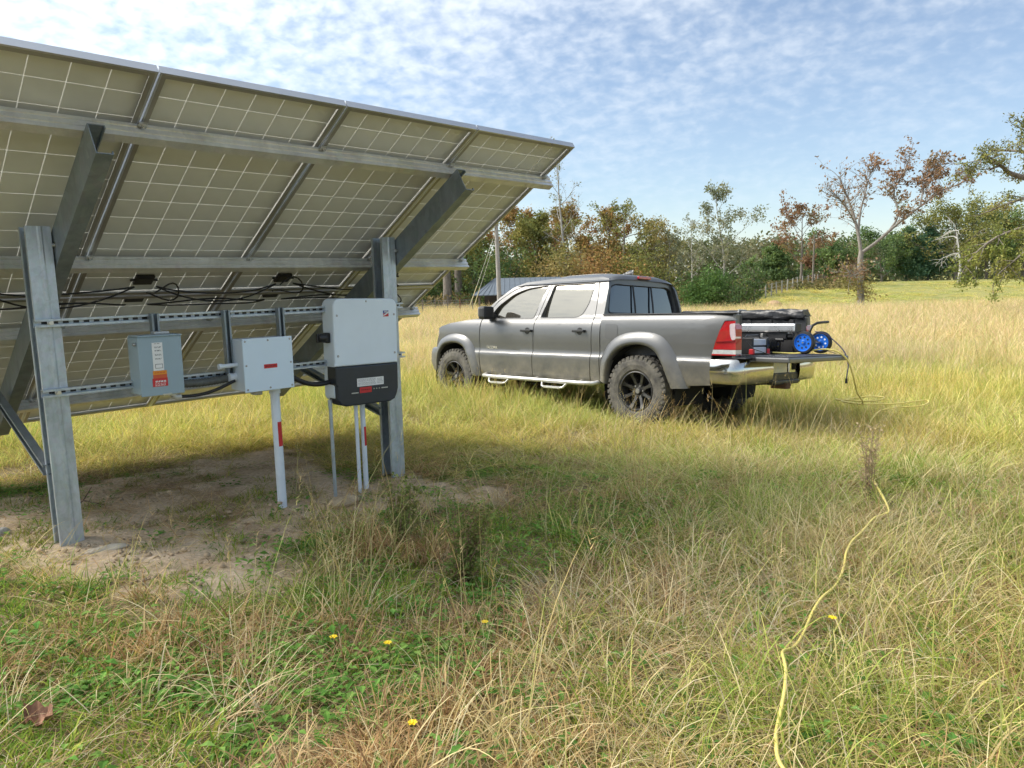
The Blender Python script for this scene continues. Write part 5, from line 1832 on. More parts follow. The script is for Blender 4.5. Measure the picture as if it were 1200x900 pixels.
# ---- big oak whose trunk stands outside the picture; its boughs hang into it
OX, OY = 23.6, 31.0
oz = gz(OX, OY)
oak = thing('oak_tree', 'large oak reaching leafy crooked boughs in from the picture edge', 'tree', (OX, OY, oz))
sc = 31 / 854.44
q_ = lambda px, py, dy=0.0: Vector(((px - 600) * sc - OX, dy, z_at(1180, py, 31) - oz))
wood = MB()
segs, droop = [], []
limb([(0, 0, -.3), (0.1, 0, 1.2), (-0.2, 0, 2.6), (-0.1, 0.1, 4.0), (0.3, 0, 5.6), (0.4, .2, 7.6)], 0.42, 0.14, 9)
main = [([(-0.2, 0, 3.4), q_(1215, 222), q_(1195, 212, .3), q_(1178, 205, .4), q_(1165, 198, .2), q_(1150, 203, 0)], .16, 0),
        ([q_(1195, 212, .3), q_(1190, 190, -.4), q_(1180, 172, -.7), q_(1172, 160, -.8)], .08, 0),
        ([q_(1222, 240), q_(1200, 236, -.4), q_(1175, 238, -.8), q_(1150, 245, -1.0), q_(1132, 252, -1.1)], .10, 0),
        ([(0.0, 0, 4.4), q_(1210, 190), q_(1196, 178), q_(1200, 165)], .10, 0),
        ([q_(1165, 198, .2), q_(1152, 190, .1), q_(1140, 192, .1), q_(1130, 208, .1)], .04, 0),
        ([q_(1235, 262), q_(1205, 268, .8), q_(1180, 280, 1.2), q_(1160, 300, 1.4), q_(1150, 318, 1.4)], .09, 1),
        ([q_(1235, 280), q_(1210, 290, .2), q_(1190, 305, .2), q_(1172, 322, .3)], .07, 1),
        ([q_(1235, 255), q_(1210, 256, -1.), q_(1188, 266, -1.4), q_(1170, 284, -1.6)], .07, 1),
        ([(0.2, 0, 5.0), (2.0, -1, 6.5), (4.0, -1.5, 7.0)], .14, 0), ([(0.1, 0, 4.2), (1.5, 1.5, 5.0), (3.5, 2, 5.4)], .14, 0),
        ([(0.3, 0, 5.6), (-0.6, 2.0, 7.2), (-1.5, 3.5, 7.6)], .12, 0), ([(0.3, 0, 5.6), (0.8, -1.5, 7.5), (1.2, -2.6, 8.3)], .12, 0)]
rnd = random.Random(11)
for pts, r, dr in main:
    b1 = limb(pts, r, r * 0.25)
    for m in range(16 if not dr else 20):
        t_ = rnd.uniform(0.2, 1) * 10.99
        j = int(t_)
        q0 = b1[j].lerp(b1[j + 1], t_ - j)
        sd = Vector((rnd.gauss(0, 1), rnd.gauss(0, 1), rnd.gauss(0.15 if not dr else -0.5, 0.6)))
        b2 = branch_path(q0, (b1[j + 1] - b1[j]).normalized() * 0.7 + sd * 0.6, rnd.uniform(0.5, 1.25), 5, 0.25, 0.02 if not dr else -0.10, rnd)
        wood.tube(b2, [0.026, 0.021, 0.016, 0.012, 0.009, 0.006], 4, caps=False)
        (droop if dr else segs).append(b2)
        for mm in range(3):
            jj = rnd.randint(1, 4)
            sd = Vector((rnd.gauss(0, 1), rnd.gauss(0, 1), rnd.gauss(0.1, 0.6)))
            b3 = branch_path(b2[jj], sd + (b2[jj + 1] - b2[jj]).normalized() if jj < 5 else sd, rnd.uniform(0.2, 0.5), 3, 0.25, 0, rnd)
            wood.tube(b3, [0.009, 0.008, 0.006, 0.004], 3, caps=False)
            (droop if dr else segs).append(b3)
wood.build('trunk', M_bark, oak, world=False)
nr = np.random.default_rng(11)
for nm, sg, pal, per, ls in (('crown', segs, 'olive', 13, .12), ('hanging_foliage', droop, 'spring', 24, .13)):
    pos = []
    for b_ in sg:
        for k in range(int(per * rnd.uniform(0.3, 1.5))):
            t_ = rnd.random() ** 0.6 * (len(b_) - 1.001)
            i = int(t_)
            q0 = b_[i].lerp(b_[i + 1], t_ - i)
            pos.append((q0.x + rnd.gauss(0, .085), q0.y + rnd.gauss(0, .085), q0.z + rnd.gauss(0, .08)))
    link(nm, leaf_mesh(nm, pos, ls, PAL[pal], nr, clump=0.7), oak)

# bleached dead branches in front of the rounded ridge tree
x, y = at_px(1122, 78)
o = thing('dead_tree', 'bleached leafless dead tree with drooping white branches on the ridge', 'dead tree', (x, y, gz(x, y)))
rnd = random.Random(3)
wood = MB()
Hh = z_at(1122, 268, 78) - gz(x, y)
p = branch_path((0, 0, -.2), (0.1, 0, 1), Hh, 7, 0.10, 0.0, rnd)
wood.tube(p, [.16 * (1 - i / 8.5) for i in range(8)], 6)
for k in range(9):
    q0 = p[rnd.randint(4, 7)]
    b1 = branch_path(q0, (-rnd.uniform(0.3, 1.1), rnd.uniform(-.9, .9), rnd.uniform(.0, .9)), rnd.uniform(1.6, 4.0), 7, 0.30, -0.17, rnd)
    wood.tube(b1, [.055, .05, .042, .035, .028, .02, .014, .01], 4, caps=False)
    for m in range(5):
        b2 = branch_path(b1[rnd.randint(2, 6)], (rnd.uniform(-1, .6), rnd.uniform(-1, 1), rnd.uniform(-1, .6)), rnd.uniform(.4, 1.3), 4, .35, -.10, rnd)
        wood.tube(b2, [.022, .018, .014, .01, .007], 3, caps=False)
wood.build('trunk', pbr('bleached_wood', (0.50, 0.48, 0.44), 0.9, 0, 0.1), o, world=False)

# a further wood that closes the horizon: one continuous mass behind the single trees
nr = np.random.default_rng(21)
n = 95000
ang = nr.uniform(-0.95, 1.0, n)
dist = nr.uniform(104, 128, n)
xx, yy = np.tan(ang) * dist, dist
hmax = 3.4 + 3.2 * fbm(xx + 300, yy * 0.3, 0.11, 3) + 1.8 * fbm(xx + 40, yy, 0.5, 2)
hmax = hmax * (0.80 + 0.35 * sst(-0.3, 0.25, ang))
zz = np.maximum(G0(xx, yy), -0.4) + hmax * nr.uniform(0, 1, n) ** 0.8 - 0.3
wd = link('distant_woods', leaf_mesh('distant_woods', np.stack([xx, yy, zz], 1), .75, [(0.10, 0.13, 0.075), (0.17, 0.185, 0.095), (0.25, 0.22, 0.12)], nr, clump=4.0))
kind(wd, 'stuff')
# brush along the foot of the trees
n = 16000
px_ = nr.uniform(470, 1010, n)
dd = nr.uniform(58, 76, n) + 12 * sst(860, 920, px_)
xx, yy = (px_ - 600) / 854.44 * dd, dd
hh = (0.5 + 1.6 * fbm(xx + 60, yy, 0.35, 3)) * (1 - 0.55 * sst(870, 910, px_))
zz = G0(xx, yy) + hh * nr.uniform(0, 1, n)
br = link('undergrowth', leaf_mesh('undergrowth', np.stack([xx, yy, zz], 1), .34, [(0.07, 0.09, 0.035), (0.16, 0.145, 0.055), (0.28, 0.20, 0.09)], nr, clump=2.0))
kind(br, 'stuff')

# ------------------------------------------------------------------ pole, guy wires, shed, fences
M_pole = pbr('weathered_pole', (0.27, 0.245, 0.215), 0.9, 0, 0.2, 6.0, col2=(0.42, 0.40, 0.37), stretch=(1, 1, .2))
x, y = at_px(588, 50)
z0 = gz(x, y)
o = thing('utility_pole', 'grey wooden utility pole with a small white transformer, rising past the shed roof', 'utility pole', (x, y, z0))
H = z_at(585, 256, 50) - z0
MB().tube([(0, 0, -.5), (-.06, 0, H * .5), (-.13, 0, H)], [.165, .145, .12], 12).build('pole', M_pole, o, world=False)
MB().lathe([(0, 0), (.17, 0), (.18, .05), (.18, .5), (.15, .56), (0, .58)], (-.34, -.1, H - .75), (0, 0, 1), 14).build('transformer', pbr('white_enamel', (0.75, 0.76, 0.76), 0.4), o, world=False)
for gx_, gy_, zt_ in ((546, 47, H - .9), (552, 48, H - 1.3)):
    a_, b_ = at_px(gx_, gy_)
    MB().tube([(-.12, 0, zt_), (a_ - x, b_ - y, gz(a_, b_) - z0 - .1)], .013, 5).build('guy_wire', pbr('guy_wire', (0.45, 0.42, 0.33), 0.6, .3), o, world=False)
    MB().tube([Vector((-.12, 0, zt_)).lerp(Vector((a_ - x, b_ - y, gz(a_, b_) - z0 - .1)), q) for q in (.62, .99)], .028, 6).build('guy_guard', pbr('guard_yellow', (0.50, 0.42, 0.20), 0.6), o, world=False)
x, y = at_px(952, 74)
z0 = gz(x, y)
o = thing('utility_pole', 'slim brown far pole beside the brown-leaved tree', 'pole', (x, y, z0))
MB().tube([(0, 0, -.4), (0.02, 0, z_at(952, 276, 74) - z0)], [.11, .08], 8).build('pole', M_bark, o, world=False)

sx0, sy0 = at_px(556, 53)
sx1, _ = at_px(662, 53)
zr = gz(0.5 * (sx0 + sx1), 53)
shed = thing('shed', 'low open-fronted shed with a blue-grey sheet metal roof, partly behind the truck', 'shed', ((sx0 + sx1) / 2, 53, zr))
hw = (sx1 - sx0) / 2
ze, zt = z_at(570, 346.5, 53) - zr, z_at(585, 327, 56) - zr
M_roof = pbr('blue_grey_roof_sheet', (0.13, 0.155, 0.18), 0.5, 0.2, 0.08, 2.0)
MB().add([(-hw, 0, ze), (hw, 0, ze), (hw, 3.2, zt), (-hw + 1.65, 3.2, zt), (-hw, 0, ze + .06), (hw, 0, ze + .06), (hw, 3.2, zt + .06), (-hw + 1.65, 3.2, zt + .06)],
         [(0, 1, 2, 3), (4, 5, 6, 7), (0, 1, 5, 4), (1, 2, 6, 5), (2, 3, 7, 6), (3, 0, 4, 7)]).build('roof', M_roof, shed, world=False)
rb = MB()
for k in range(18):
    f_ = k / 17
    rb.tube([(-hw + 2 * hw * f_, -.01, ze + .075), (max(-hw + 1.65, -hw + 2 * hw * f_), 3.2, zt + .075)], .02, 4)
kind(rb.build('roof_rib', M_roof, shed, world=False), 'stuff')
for k in range(4):
    MB().box((-hw + .5 + k * (2 * hw - 1) / 3, .25, ze / 2 - .2), (.14, .14, ze + .4)).build('post', M_bark, shed, world=False)
MB().box((0, 2.6, ze / 2), (2 * hw - 1.6, .12, ze + .6)).build('back_wall', pbr('dark_boards', (0.05, 0.042, 0.035), .9, 0, .3), shed, world=False)

# woven wire fence past the panel end, with one rusty post
fa = [at_px(px, 52) for px in np.linspace(440, 556, 9)]
fence = thing('wire_fence', 'woven wire farm fence with a rusty steel post in front of the trees', 'fence', (fa[4][0], fa[4][1], gz(*fa[4])))
M_wire = pbr('fence_wire', (0.30, 0.30, 0.29), .5, .6)
M_rust = pbr('rusty_post', (0.30, 0.12, 0.05), .85, 0, .25)
for i, (fx_, fy_) in enumerate(fa):
    MB().box((fx_, fy_, gz(fx_, fy_) + .6), (.12 if i == 3 else .07, .1, 1.9 if i == 3 else 1.4)).build('fence_post', M_rust if i in (3, 7) else M_bark, fence)
for k in range(7):
    MB().tube([(fx_, fy_ - .06, gz(fx_, fy_) + .15 + .17 * k) for fx_, fy_ in fa], .008, 4, caps=False).build('wire', M_wire, fence)
kw = MB()
for q in np.linspace(0, 1, 60):
    fx_ = fa[0][0] + (fa[-1][0] - fa[0][0]) * q
    kw.tube([(fx_, 51.94, gz(fx_, 52) + .15), (fx_, 51.94, gz(fx_, 52) + 1.17)], .006, 4, caps=False)
kind(kw.build('stay_wires', M_wire, fence), 'stuff')
fb_ = [(at_px(px, d)) for px, d in ((872, 62), (890, 63), (908, 66), (925, 70), (942, 76), (958, 84))]
fence2 = thing('post_fence', 'old pale-posted wire fence running up the far meadow towards the pole', 'fence', (fb_[0][0], fb_[0][1], gz(*fb_[0])))
P_ = resample([(a_, b_) for a_, b_ in fb_], 15)
for fx_, fy_ in P_:
    MB().tube([(fx_, fy_, gz(fx_, fy_) - .2), (fx_ + random.uniform(-.06, .06), fy_, gz(fx_, fy_) + 1.15)], .06, 6).build('fence_post', M_bark_pale, fence2)
for k in range(3):
    MB().tube([(fx_, fy_ - .07, gz(fx_, fy_) + .4 + .32 * k) for fx_, fy_ in P_], .010, 4, caps=False).build('wire', M_wire, fence2)
# low tan hay lump in the meadow
x, y = at_px(908, 50)
o = thing('hay_clump', 'low rounded tan hay clump at the meadow edge past the tailgate', 'hay', (x, y, gz(x, y)))
MB().lathe([(.55, -.1), (.58, .25), (.48, .52), (.25, .66), (0, .70)], (0, 0, 0), (0, 0, 1), 14).build('hay', pbr('hay', (0.38, 0.25, 0.14), .95, 0, .3, 14.0, bump=.8), o, world=False)

# ================================================================== grass
def grass_mat(name, trans=0.35):
    m = foliage_mat(name, trans, 0.62)
    t = m.node_tree
    at = [n for n in t.nodes if n.type == 'ATTRIBUTE'][0]
    ti = nn(t, 'ShaderNodeAttribute')
    ti.attribute_type = 'INSTANCER'
    ti.attribute_name = 'tint'
    mixed = mix_n(t, 1.0, at.outputs['Color'], ti.outputs['Color'], 'MULTIPLY')
    for l in list(t.links):
        if l.from_node == at and l.to_socket != [n for n in t.nodes if n.type == 'MIX'][-1].inputs[6]:
            ts = l.to_socket
            t.links.remove(l)
            t.links.new(mixed, ts)
    t.links.new(at.outputs['Color'], [n for n in t.nodes if n.type == 'MIX'][-1].inputs[6])
    return m


M_grass = grass_mat('grass_blades')


def blade_mesh(name, n, Rr, h, w, lean, bend, pal, seed, segs=4, seed_head=0.0, leafy=0, clump=1.0):
    nr = np.random.default_rng(seed)
    V, F, K = [], [], []
    pal = np.array(pal)
    o = 0
    for k in range(n):
        a = nr.uniform(0, 2 * PI)
        rr = Rr * math.sqrt(nr.random())
        b0 = np.array([rr * math.cos(a), rr * math.sin(a), -0.01])
        az = a + nr.normal(0, 0.9) if nr.random() < 0.6 else nr.uniform(0, 2 * PI)
        H = nr.uniform(*h)
        th = abs(nr.normal(lean[0], lean[1]))
        bd = abs(nr.normal(bend[0], bend[1]))
        dxy = np.array([math.cos(az), math.sin(az), 0])
        tw = az + PI / 2 + nr.normal(0, 0.6)
        sd = np.array([math.cos(tw), math.sin(tw), 0.0])
        wd = w * nr.uniform(0.6, 1.3)
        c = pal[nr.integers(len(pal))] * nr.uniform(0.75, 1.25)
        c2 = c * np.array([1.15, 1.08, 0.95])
        p = b0.copy()
        side = nr.normal(0, 0.15)
        start = o
        for s in range(segs + 1):
            q = s / segs
            ang = min(th + bd * q ** 1.4, 2.2)
            if s:
                dd = dxy * math.sin(ang) + np.array([-dxy[1], dxy[0], 0]) * side * q
                dd[2] = math.cos(ang)
                p = p + dd / np.linalg.norm(dd) * (H / segs)
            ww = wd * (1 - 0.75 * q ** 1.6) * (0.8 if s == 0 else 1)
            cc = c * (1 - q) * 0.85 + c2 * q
            if s < segs:
                V += [p - sd * ww / 2, p + sd * ww / 2]
                K += [cc, cc]
                if s:
                    F.append((o - 2, o - 1, o + 1, o))
                o += 2
            else:
                V.append(p)
                K.append(cc)
                F.append((o - 2, o - 1, o))
                o += 1
        if nr.random() < seed_head:
            # feathery head: a few short spikelets near the tip
            hc = c * np.array([1.1, 1.0, 0.9])
            top = V[-1]
            for m in range(6):
                e = nr.normal(0, 1, 3)
                e[2] = abs(e[2]) + 0.4
                e /= np.linalg.norm(e)
                g0 = top - np.array([0, 0, 0.012 * m])
                V += [g0 - sd * 0.0015, g0 + sd * 0.0015, g0 + e * 0.03]
                K += [hc, hc, hc]
                F.append((o, o + 1, o + 2))
                o += 3
    me = bpy.data.meshes.new(name)
    me.from_pydata([tuple(v) for v in V], [], F)
    set_col(me, np.clip(np.array(K), 0, 1))
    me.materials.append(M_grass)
    return me


def weed_mesh(name, seed, n=24, L=(0.018, 0.046), pal=((0.12, 0.24, 0.06), (0.17, 0.30, 0.08), (0.22, 0.34, 0.10)), Rr=0.09, up=0.5):
    nr = np.random.default_rng(seed)
    V, F, K = [], [], []
    pal = np.array(pal)
    o = 0
    for k in range(n):
        a = nr.uniform(0, 2 * PI)
        rr = Rr * math.sqrt(nr.random())
        p = np.array([rr * math.cos(a), rr * math.sin(a), nr.uniform(0.0, 0.05)])
        az = nr.uniform(0, 2 * PI)
        el = nr.uniform(0.0, up)
        l = nr.uniform(*L)
        d = np.array([math.cos(az) * math.cos(el), math.sin(az) * math.cos(el), math.sin(el)])
        s = np.array([-math.sin(az), math.cos(az), 0]) * l * nr.uniform(0.16, 0.28)
        dn = np.array([0, 0, -1.0])
        c = pal[nr.integers(len(pal))] * nr.uniform(0.75, 1.25)
        m = p + d * l * 0.5
        V += [p, m + s + dn * -0.15 * l * 0.3, p + d * l + dn * l * 0.25, m - s + dn * -0.15 * l * 0.3, m + dn * l * 0.04]
        F += [(o, o + 1, o + 4), (o + 1, o + 2, o + 4), (o + 2, o + 3, o + 4), (o + 3, o, o + 4)]
        K += [c * 0.9, c, c * 1.05, c, c]
        o += 5
    me = bpy.data.meshes.new(name)
    me.from_pydata([tuple(v) for v in V], [], F)
    set_col(me, np.array(K))
    me.materials.append(M_grass)
    return me


GREEN = [(0.109, 0.196, 0.043), (0.145, 0.239, 0.051), (0.210, 0.290, 0.065), (0.290, 0.319, 0.087)]
YGREEN = [(0.34, 0.37, 0.14), (0.44, 0.45, 0.19), (0.52, 0.49, 0.27), (0.27, 0.34, 0.11)]
TAN = [(0.52, 0.42, 0.235), (0.62, 0.53, 0.335), (0.44, 0.34, 0.18), (0.66, 0.59, 0.42)]
BROWN = [(0.390, 0.247, 0.143), (0.494, 0.338, 0.195), (0.312, 0.195, 0.117), (0.572, 0.429, 0.260)]
GOLD = [(0.64, 0.53, 0.36), (0.70, 0.60, 0.45), (0.57, 0.45, 0.30), (0.50, 0.48, 0.25), (0.60, 0.46, 0.36), (0.46, 0.48, 0.22)]

KINDS_G = {
    'short': [blade_mesh('g', 46, .095, (.03, .10), .0046, (.55, .3), (.9, .4), GREEN, 10 + i, 3) for i in range(4)],
    'fine': [blade_mesh('g', 26, .10, (.10, .32), .0040, (.65, .35), (1.2, .5), YGREEN + GREEN[1:3], 20 + i, 5) for i in range(5)],
    'straw': [blade_mesh('g', 24, .10, (.14, .36), .0038, (.75, .35), (1.0, .5), TAN, 30 + i, 5) for i in range(5)],
    'bluestem': [blade_mesh('g', 36, .075, (.06, .20), .0052, (.35, .25), (1.3, .7), BROWN + TAN[:1], 40 + i, 5) for i in range(4)],
    'thatch': [blade_mesh('g', 34, .14, (.10, .30), .0038, (1.35, .15), (.2, .2), BROWN + TAN, 50 + i, 3) for i in range(4)],
    'weed': [weed_mesh('g', 60 + i) for i in range(4)],
    'stalk': [blade_mesh('g', 7, .07, (.40, .72), .0036, (.12, .10), (.35, .3), TAN + YGREEN[1:3], 70 + i, 6, seed_head=0.7) for i in range(4)],
    'tallgold': [blade_mesh('g', 60, .26, (.35, .80), .0075, (.18, .14), (.7, .4), GOLD, 80 + i, 4, seed_head=0.25) for i in range(4)],
    'tallgreen': [blade_mesh('g', 60, .24, (.16, .46), .0075, (.28, .2), (.8, .4), YGREEN + [(0.50, 0.43, 0.21)], 90 + i, 4) for i in range(4)],
    'yellowband': [blade_mesh('g', 52, .12, (.10, .30), .0050, (.32, .2), (.8, .4), YGREEN + [(0.46, 0.42, 0.17), (0.52, 0.45, 0.22)], 110 + i, 4) for i in range(4)],
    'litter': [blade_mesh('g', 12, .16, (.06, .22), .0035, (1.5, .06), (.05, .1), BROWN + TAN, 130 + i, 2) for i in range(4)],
}


M_clod = pbr('soil_clods', (0.44, 0.33, 0.21), .95, 0, .35, 3.0, bump=.5)


def clod_mesh(name, seed):
    nr = np.random.default_rng(seed)
    mb = MB()
    for k in range(9):
        bm = bmesh.new()
        bmesh.ops.create_icosphere(bm, subdivisions=1, radius=1)
        s = .004 + .013 * nr.random() ** 2.5
        for v in bm.verts:
            v.co = v.co * s * nr.uniform(.7, 1.3)
            v.co.z *= .65
        mb.bm(bm, smooth=True, M=Matrix.Translation((nr.normal(0, .10), nr.normal(0, .10), s * .2)))
    return mb.mesh(name, M_clod)


KINDS_G['clod'] = [clod_mesh('g', 170 + i) for i in range(5)]


def scatter(name, key, pts, rotz, scl, tint, tiltxy=0.10):
    n = len(pts)
    me = bpy.data.meshes.new(name)
    me.vertices.add(n)
    me.vertices.foreach_set('co', np.asarray(pts, np.float32).ravel())
    nr = np.random.default_rng(n)
    rot = np.stack([nr.normal(0, tiltxy, n), nr.normal(0, tiltxy, n), rotz], 1).astype(np.float32)
    a = me.attributes.new('rot', 'FLOAT_VECTOR', 'POINT')
    a.data.foreach_set('vector', rot.ravel())
    a = me.attributes.new('scl', 'FLOAT_VECTOR', 'POINT')
    a.data.foreach_set('vector', np.asarray(scl, np.float32).ravel())
    a = me.attributes.new('tint', 'FLOAT_COLOR', 'POINT')
    tc_ = np.ones((n, 4), np.float32)
    tc_[:, :3] = tint
    a.data.foreach_set('color', tc_.ravel())
    a = me.attributes.new('pick', 'INT', 'POINT')
    a.data.foreach_set('value', nr.integers(0, len(KINDS_G[key]), n).astype(np.int32))
    o = kind(link(name, me), 'stuff')
    if key not in COLS:
        col = bpy.data.collections.new('tufts_' + key)
        for m in KINDS_G[key]:
            q = bpy.data.objects.new('tuft', m)
            col.objects.link(q)
        COLS[key] = col
    g = bpy.data.node_groups.new('scatter_' + name, 'GeometryNodeTree')
    g.interface.new_socket('Geometry', in_out='INPUT', socket_type='NodeSocketGeometry')
    g.interface.new_socket('Geometry', in_out='OUTPUT', socket_type='NodeSocketGeometry')
    gi, go = g.nodes.new('NodeGroupInput'), g.nodes.new('NodeGroupOutput')
    ci = g.nodes.new('GeometryNodeCollectionInfo')
    ci.inputs['Collection'].default_value = COLS[key]
    ci.inputs['Separate Children'].default_value = True
    ci.inputs['Reset Children'].default_value = True
    ip = g.nodes.new('GeometryNodeInstanceOnPoints')
    ip.inputs['Pick Instance'].default_value = True

    def attr(nm, dt):
        x = g.nodes.new('GeometryNodeInputNamedAttribute')
        x.data_type = dt
        x.inputs['Name'].default_value = nm
        return [s for s in x.outputs if s.enabled and s.name == 'Attribute'][0]
    g.links.new(gi.outputs[0], ip.inputs['Points'])
    g.links.new(ci.outputs[0], ip.inputs['Instance'])
    g.links.new(attr('pick', 'INT'), ip.inputs['Instance Index'])
    g.links.new(attr('rot', 'FLOAT_VECTOR'), ip.inputs['Rotation'])
    g.links.new(attr('scl', 'FLOAT_VECTOR'), ip.inputs['Scale'])
    g.links.new(ip.outputs[0], go.inputs[0])
    md = o.modifiers.new('scatter', 'NODES')
    md.node_group = g
    return o


COLS = {}
NR = np.random.default_rng(77)


def wedge(r0, r1, dens, a0=-0.86, a1=0.80):
    """random ground points between two distances, a bit wider than the view"""
    if r1 <= 9.0:
        a0, a1 = -1.25, 1.20
    elif r1 <= 22:
        a0, a1 = -1.0, 0.95
    area = (a1 - a0) / 2 * (r1 ** 2 - r0 ** 2)
    n = int(area * dens)
    r = np.sqrt(NR.uniform(r0 ** 2, r1 ** 2, n))
    a = NR.uniform(a0, a1, n)
    return r * np.sin(a), r * np.cos(a)


def truck_local(x, y):
    dx, dy = x - TLOC.x, y - TLOC.y
    c_, s_ = math.cos(TYAW), math.sin(TYAW)
    return dx * c_ + dy * s_, -dx * s_ + dy * c_


def lee(x, y):
    """short sward just behind the panels, taller again farther out"""
    dx, dy = x - P0.x, y - P0.y
    w_, a_ = dx * AW.x + dy * AW.y, dx * AU.x + dy * AU.y
    return 1 - 0.68 * (1 - sst(2.2, 4.6, w_)) * sst(-1.6, 0.2, a_)


def grow(name, key, x, y, prob, s0, s1, hvar=None, tint=None, sink=0.0):
    keep = NR.random(len(x)) < prob
    x, y = x[keep], y[keep]
    tx_, ty_ = truck_local(x, y)
    under = (tx_ > -1.15) & (tx_ < 4.0) & (np.abs(ty_) < 0.86)
    wheel = ((np.abs(tx_) < .40) | (np.abs(tx_ - 3.236) < .40)) & (np.abs(ty_) < 0.98) & (np.abs(ty_) > .62)
    ok = ~wheel & ~(under & (NR.random(len(x)) < 0.6))
    for (pa, pw) in ((1.075, .945), (3.305, .945), (2.118, .755)):
        q = PW(pa, pw, 0)
        ok &= np.hypot(x - q.x, y - q.y) > 0.13
    x, y, under = x[ok], y[ok], under[ok]
    n = len(x)
    z = G(x, y) - sink
    s = NR.uniform(s0, s1, n)
    hz = np.ones(n) if hvar is None else hvar(x, y)
    hz = hz * np.where(y > 5.0, lee(x, y), 1.0)
    hz = np.where(under, np.minimum(hz, 0.45), hz)
    scl = np.stack([s, s, s * hz * NR.uniform(0.8, 1.2, n)], 1)
    t_ = np.ones((n, 3)) if tint is None else tint(x, y)
    t_ = t_ * NR.uniform(0.82, 1.18, (n, 1))
    return scatter(name, key, np.stack([x, y, z], 1), NR.uniform(0, 2 * PI, n), scl, t_)


def patch(x, y, sc, lo, hi, off=0.0):
    return sst(lo, hi, fbm(x + off, y + off * 0.7, sc, 3))


def left_near(x, y):
    """the trampled, weedier ground in front of the posts, against the finer grass to the right"""
    return 1 - sst(-0.4, 1.1, x - 0.16 * (y - 3) + 0.6 * (fbm(x, y, 0.8, 2) - 0.5))


def golden(x, y):
    """how far the tall golden grass has taken over"""
    tx_, ty_ = truck_local(x, y)
    g = sst(9.5, 14.0, y + 0.35 * np.clip(-x, -2, 6) * -1 + 2.0 * (fbm(x, y, 0.35, 2) - 0.5))
    return g


tn_green = lambda x, y: np.stack([1.05 + 0.5 * fbm(x, y, 0.7), 1.12 + 0.3 * fbm(x + 5, y, 0.7), 1.05 + 0 * x], 1)
tn_dry = lambda x, y: np.stack([0.95 + 0.3 * fbm(x, y, 0.9), 0.97 + 0.28 * fbm(x, y, 0.9), 0.95 + 0.3 * fbm(x + 8, y, 0.9)], 1)

# --- close ground: up to 6.5 m
soil_p = lambda x, y, k=0.95: 1 - k * soil_mask(x, y)
x, y = wedge(0.55, 7.0, 150)
grow('short_grass', 'short', x, y, soil_p(x, y) * (0.35 + 0.65 * patch(x, y, 1.3, .40, .60)), .7, 1.35, tint=tn_green)
x, y = wedge(0.55, 6.5, 170)
grow('ground_weeds', 'weed', x, y, (1 - 0.82 * soil_mask(x, y)) * (0.16 + 0.84 * patch(x, y, 1.1, .46, .58, 3)) * (0.35 + 0.65 * left_near(x, y)), .6, 1.35, tint=lambda x, y: np.stack([.85 + .3 * fbm(x, y, 2.), .95 + .2 * fbm(x, y, 2.), .9 + 0 * x], 1))
x, y = wedge(0.55, 7.5, 130)
grow('fine_grass', 'fine', x, y, soil_p(x, y) * 0.72 * (0.05 + 0.95 * (1 - left_near(x, y))) * (0.30 + 0.70 * patch(x, y, 0.9, .36, .60, 7)), .65, 1.25, tint=tn_green)
x, y = wedge(0.55, 7.5, 150)
grow('straw_grass', 'straw', x, y, soil_p(x, y) * (0.06 + 0.94 * (1 - left_near(x, y))) * (0.25 + 0.75 * patch(x, y, 1.0, .42, .62, 13)), .65, 1.25, tint=tn_dry)
x, y = wedge(0.55, 6.5, 110)
grow('bluestem_clumps', 'bluestem', x, y, soil_p(x, y, 1.0) * patch(x, y, 1.7, .54, .63, 23) * (0.25 + 0.75 * left_near(x, y)), .7, 1.25, tint=tn_dry)
x, y = wedge(0.55, 7.0, 120)
grow('thatch', 'thatch', x, y, (1 - 0.72 * soil_mask(x, y)) * (0.30 + 0.70 * patch(x, y, 1.2, .42, .60, 31)), .6, 1.2, tint=tn_dry)
x, y = wedge(1.2, 9.0, 3.5)
grow('seed_stalks', 'stalk', x, y, soil_p(x, y, 0.8) * (0.35 + 0.65 * patch(x, y, 0.8, .45, .6, 41)), .7, 1.2, tint=tn_dry)
x, y = wedge(2.5, 8.0, 110)
grow('straw_litter', 'litter', x, y, soil_mask(x, y) * (0.15 + 0.85 * patch(x, y, 1.6, .42, .6, 51)), .5, 1.2, tint=lambda x, y: 0.75 * tn_dry(x, y))
x, y = wedge(2.5, 8.0, 60)
grow('soil_crumbs', 'clod', x, y, soil_mask(x, y) * (0.2 + 0.8 * patch(x, y, 1.4, .40, .60, 57)), .6, 1.4)
x, y = wedge(3.0, 8.5, 55)
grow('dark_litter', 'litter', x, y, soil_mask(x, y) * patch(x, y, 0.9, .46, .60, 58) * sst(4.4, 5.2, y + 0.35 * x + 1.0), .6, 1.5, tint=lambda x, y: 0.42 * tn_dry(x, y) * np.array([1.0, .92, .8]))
x, y = wedge(3.0, 8.0, 60)
grow('soil_tufts', 'short', x, y, soil_mask(x, y) * (0.06 + patch(x, y, 1.7, .48, .60, 61)), .6, 1.1, tint=tn_green)

